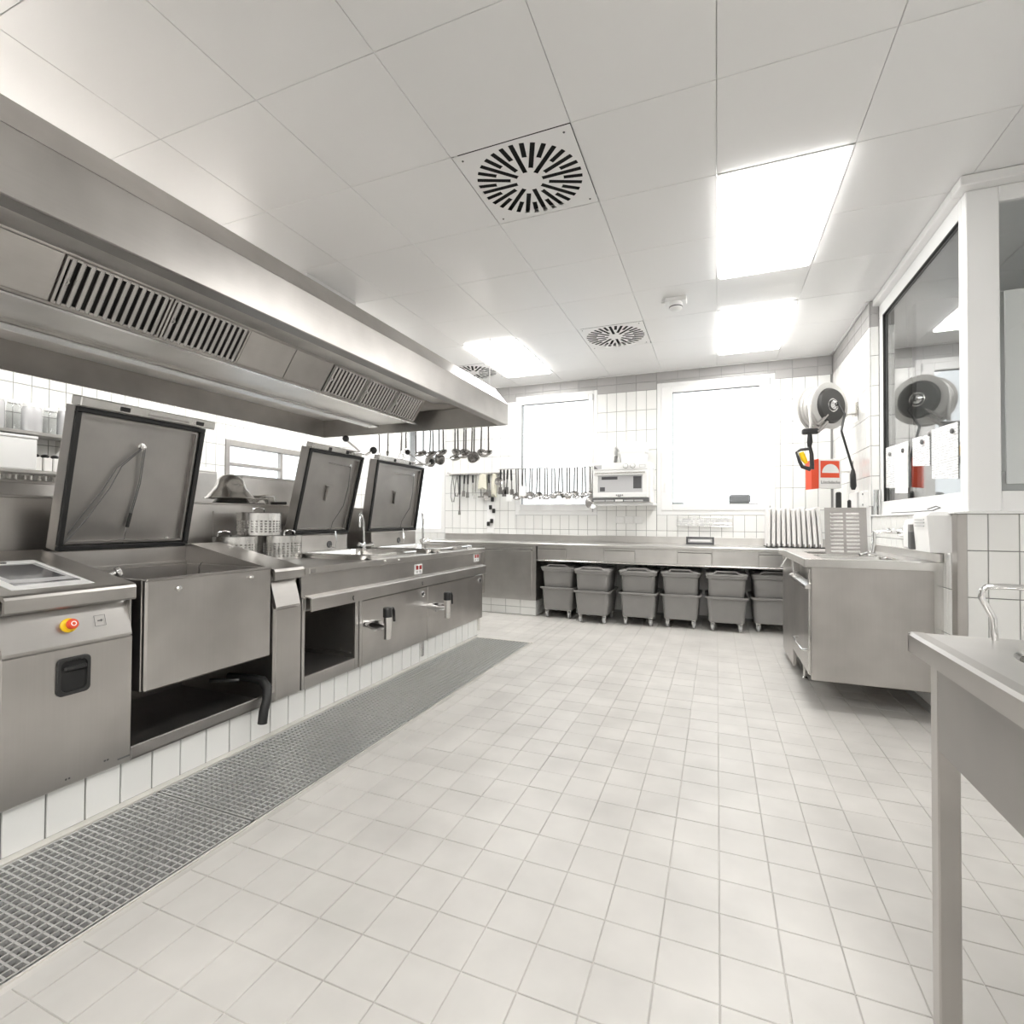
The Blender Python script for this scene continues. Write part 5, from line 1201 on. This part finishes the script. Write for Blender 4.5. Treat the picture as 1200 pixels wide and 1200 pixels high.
# top plate with a round opening
n = 40; ringi = [(cx + br * math.cos(2 * math.pi * k / n), cy + br * math.sin(2 * math.pi * k / n)) for k in range(n)]
def sqp(a):
    c, s = math.cos(a), math.sin(a); h = .18; t = h / max(abs(c), abs(s)); return (cx + c * t, cy + s * t)
for k in range(n):
    a, b = 2 * math.pi * k / n, 2 * math.pi * (k + 1) / n
    tm.add([(*ringi[k], .9), (*sqp(a), .9), (*sqp(b), .9), (*ringi[(k + 1) % n], .9)], [(0, 1, 2, 3)])
for (p, q, r, s2) in cells([T0 + .03, T1 - .007], [TY0, TY1 - .007], [(cx - .18, cx + .18, cy - .18, cy + .18)]): tm.add([(p, r, .9), (q, r, .9), (q, s2, .9), (p, s2, .9)], [(0, 1, 2, 3)])
tm.build('top', 'steel_x', nt)
ed = MB(); ed.prism([(T0, .856), (T0, .894), (T0 + .006, .9), (T0 + .03, .9), (T0 + .03, .893), (T0 + .009, .891), (T0 + .007, .856)], TY0, TY1); ed.box(T0, T1, TY1 - .007, TY1, .856, .899, .002).box(T1 - .007, T1, TY0, TY1, .856, .899, .002)
ed.build('edge', 'steel', nt)
MB().lathe([(br, 0), (br - .008, -.006), (br * .92, -.05), (br * .75, -.11), (br * .4, -.14), (.001, -.145)], (cx, cy, .9), 40).build('bowl', 'steel_bright', nt)
MB().lathe([(.018, .0), (.018, .012), (.012, .016), (.001, .016)], (.79, 1.40, .9), 12, True).build('plug_knob', 'ink', nt)
for x, y in ((.442, 1.372), (1.09, 1.372), (.442, -.2), (1.09, -.2)): MB().box(x, x + .04, y, y + .04, 0, .856, .003).build('leg', 'steel_v', nt)
MB().box(.4425, .4485, -.16, 1.371, .66, .856, .001).build('apron', 'steel_matt', nt)
MB().box(.482, 1.09, 1.40, 1.406, .66, .856, .001).build('apron', 'steel_matt', nt)
ty = 1.402
q = [onY(x, y, ty) for x, y in ((1153, 688), (1150, 697), (1158, 714), (1163.5, 724), (1165.5, 746))]
hb = MB()
hb.tube([(1.10, ty, q[0].z - .012), (q[0].x + .03, ty, q[0].z + .003), (q[0].x + .004, ty, q[0].z + .001), (q[0].x - .003, ty, q[0].z - .008), (q[1].x, ty, q[1].z - .006), (q[2].x, ty, q[2].z), (q[3].x, ty, q[3].z), (q[4].x, ty, q[4].z), (q[4].x, ty, .898)], .0062, 12)
hb.tube([(1.10, ty, q[0].z - .012), (1.112, ty, q[0].z - .02), (1.115, ty, q[0].z - .04), (1.115, ty, .898)], .0062, 12)
hb.build('handle_bar', 'chrome', nt)

# ================================================================ LEFT WALL SHELVES
for z, lb in ((1.835, 'upper steel wall shelf carrying tall glass jars'), (1.515, 'lower steel wall shelf with cups hung beneath')):
    s = thing('wall_shelf', lb, 'shelf', (XL + .15, 2.4, z))
    MB().box(XL + .01, XL + .26, 1.65, 2.80, z, z + .028, .004).build('board', 'steel_x', s)
    for y in (1.8, 2.7): MB().prism([(XL + .009, z), (XL + .22, z), (XL + .009, z - .12)], y, y + .006).build('bracket', 'steel_bright', s)
for i, (y, r0, h) in enumerate(((1.98, .07, .20), (2.10, .05, .24), (2.22, .06, .24), (2.34, .045, .23), (2.46, .065, .22), (2.59, .05, .21), (2.70, .06, .23))):
    t = thing('glass_jar', 'tall glass jar with pale lid on the upper wall shelf', 'jar', (XL + .16, y, 1.864), group='glass jars on the upper wall shelf')
    MB().lathe([(r0 * .9, 0), (r0, .01), (r0, h - .03), (r0 * .85, h)], (XL + .16, y, 1.864), 18, True).build('body', 'jar_glass' if i % 2 else 'screen_light', t)
    MB().lathe([(r0 * .9, h - .01), (r0 * .9, h + .018), (.001, h + .02)], (XL + .16, y, 1.864), 18, True).build('lid', 'white_plastic', t)
wb2 = thing('storage_box', 'large plain white box on the lower wall shelf', 'box', (XL + .14, 2.25, 1.544))
MB().box(XL + .03, XL + .25, 1.95, 2.46, 1.544, 1.80, .008).build('carton', 'white_plastic', wb2)
MB().box(XL + .03, XL + .255, 1.945, 2.465, 1.80, 1.825, .004).build('lid', 'white_plastic', wb2)
for i, y in enumerate((2.49, 2.56, 2.63)):
    t = thing('canister', 'small black-topped canister beside the white box on the lower shelf', 'canister', (XL + .15, y, 1.544), group='small canisters on the lower wall shelf')
    MB().box(XL + .10, XL + .2, y - .03, y + .03, 1.544, 1.66, .006).build('body', 'white_board', t)
    MB().ball((XL + .15, y, 1.675), .028, 10, (1.2, 1, .6)).build('cap', 'black_plastic', t)
for i in range(6):
    y = 2.12 + .1 * i
    t = thing('steel_cup', 'small steel cup hanging below the lower wall shelf', 'cup', (XL + .2, y, 1.41), group='steel cups hanging under the lower shelf')
    MB().lathe([(.034, 0), (.038, .08), (.04, .085)], (XL + .2, y, 1.415), 16, True).build('bowl', 'steel_bright', t)
    MB().tube([(XL + .2, y, 1.498), (XL + .2, y, 1.516)], .004, 6).build('hook', 'chrome', t)
tc = thing('tall_cabinet', 'tall plain steel cabinet against the left wall beside the hatch', 'cabinet', (XL + .3, 3.6, 0))
MB().box(XL + .01, XL + .45, 3.55, 3.95, 0.02, 1.66, .006).build('body', 'steel_matt', tc)
MB().box(XL + .45, XL + .466, 3.56, 3.94, .1, 1.64, .004).build('door', 'steel_v', tc)
MB().tube([(XL + .466, 3.9, .95), (XL + .49, 3.9, .96), (XL + .49, 3.9, 1.09), (XL + .466, 3.9, 1.1)], .006).build('handle', 'chrome', tc)
MB().box(XL + .05, XL + .42, 3.6, 3.9, 1.66, 1.70, .004).build('top_tray', 'white_plastic', tc)
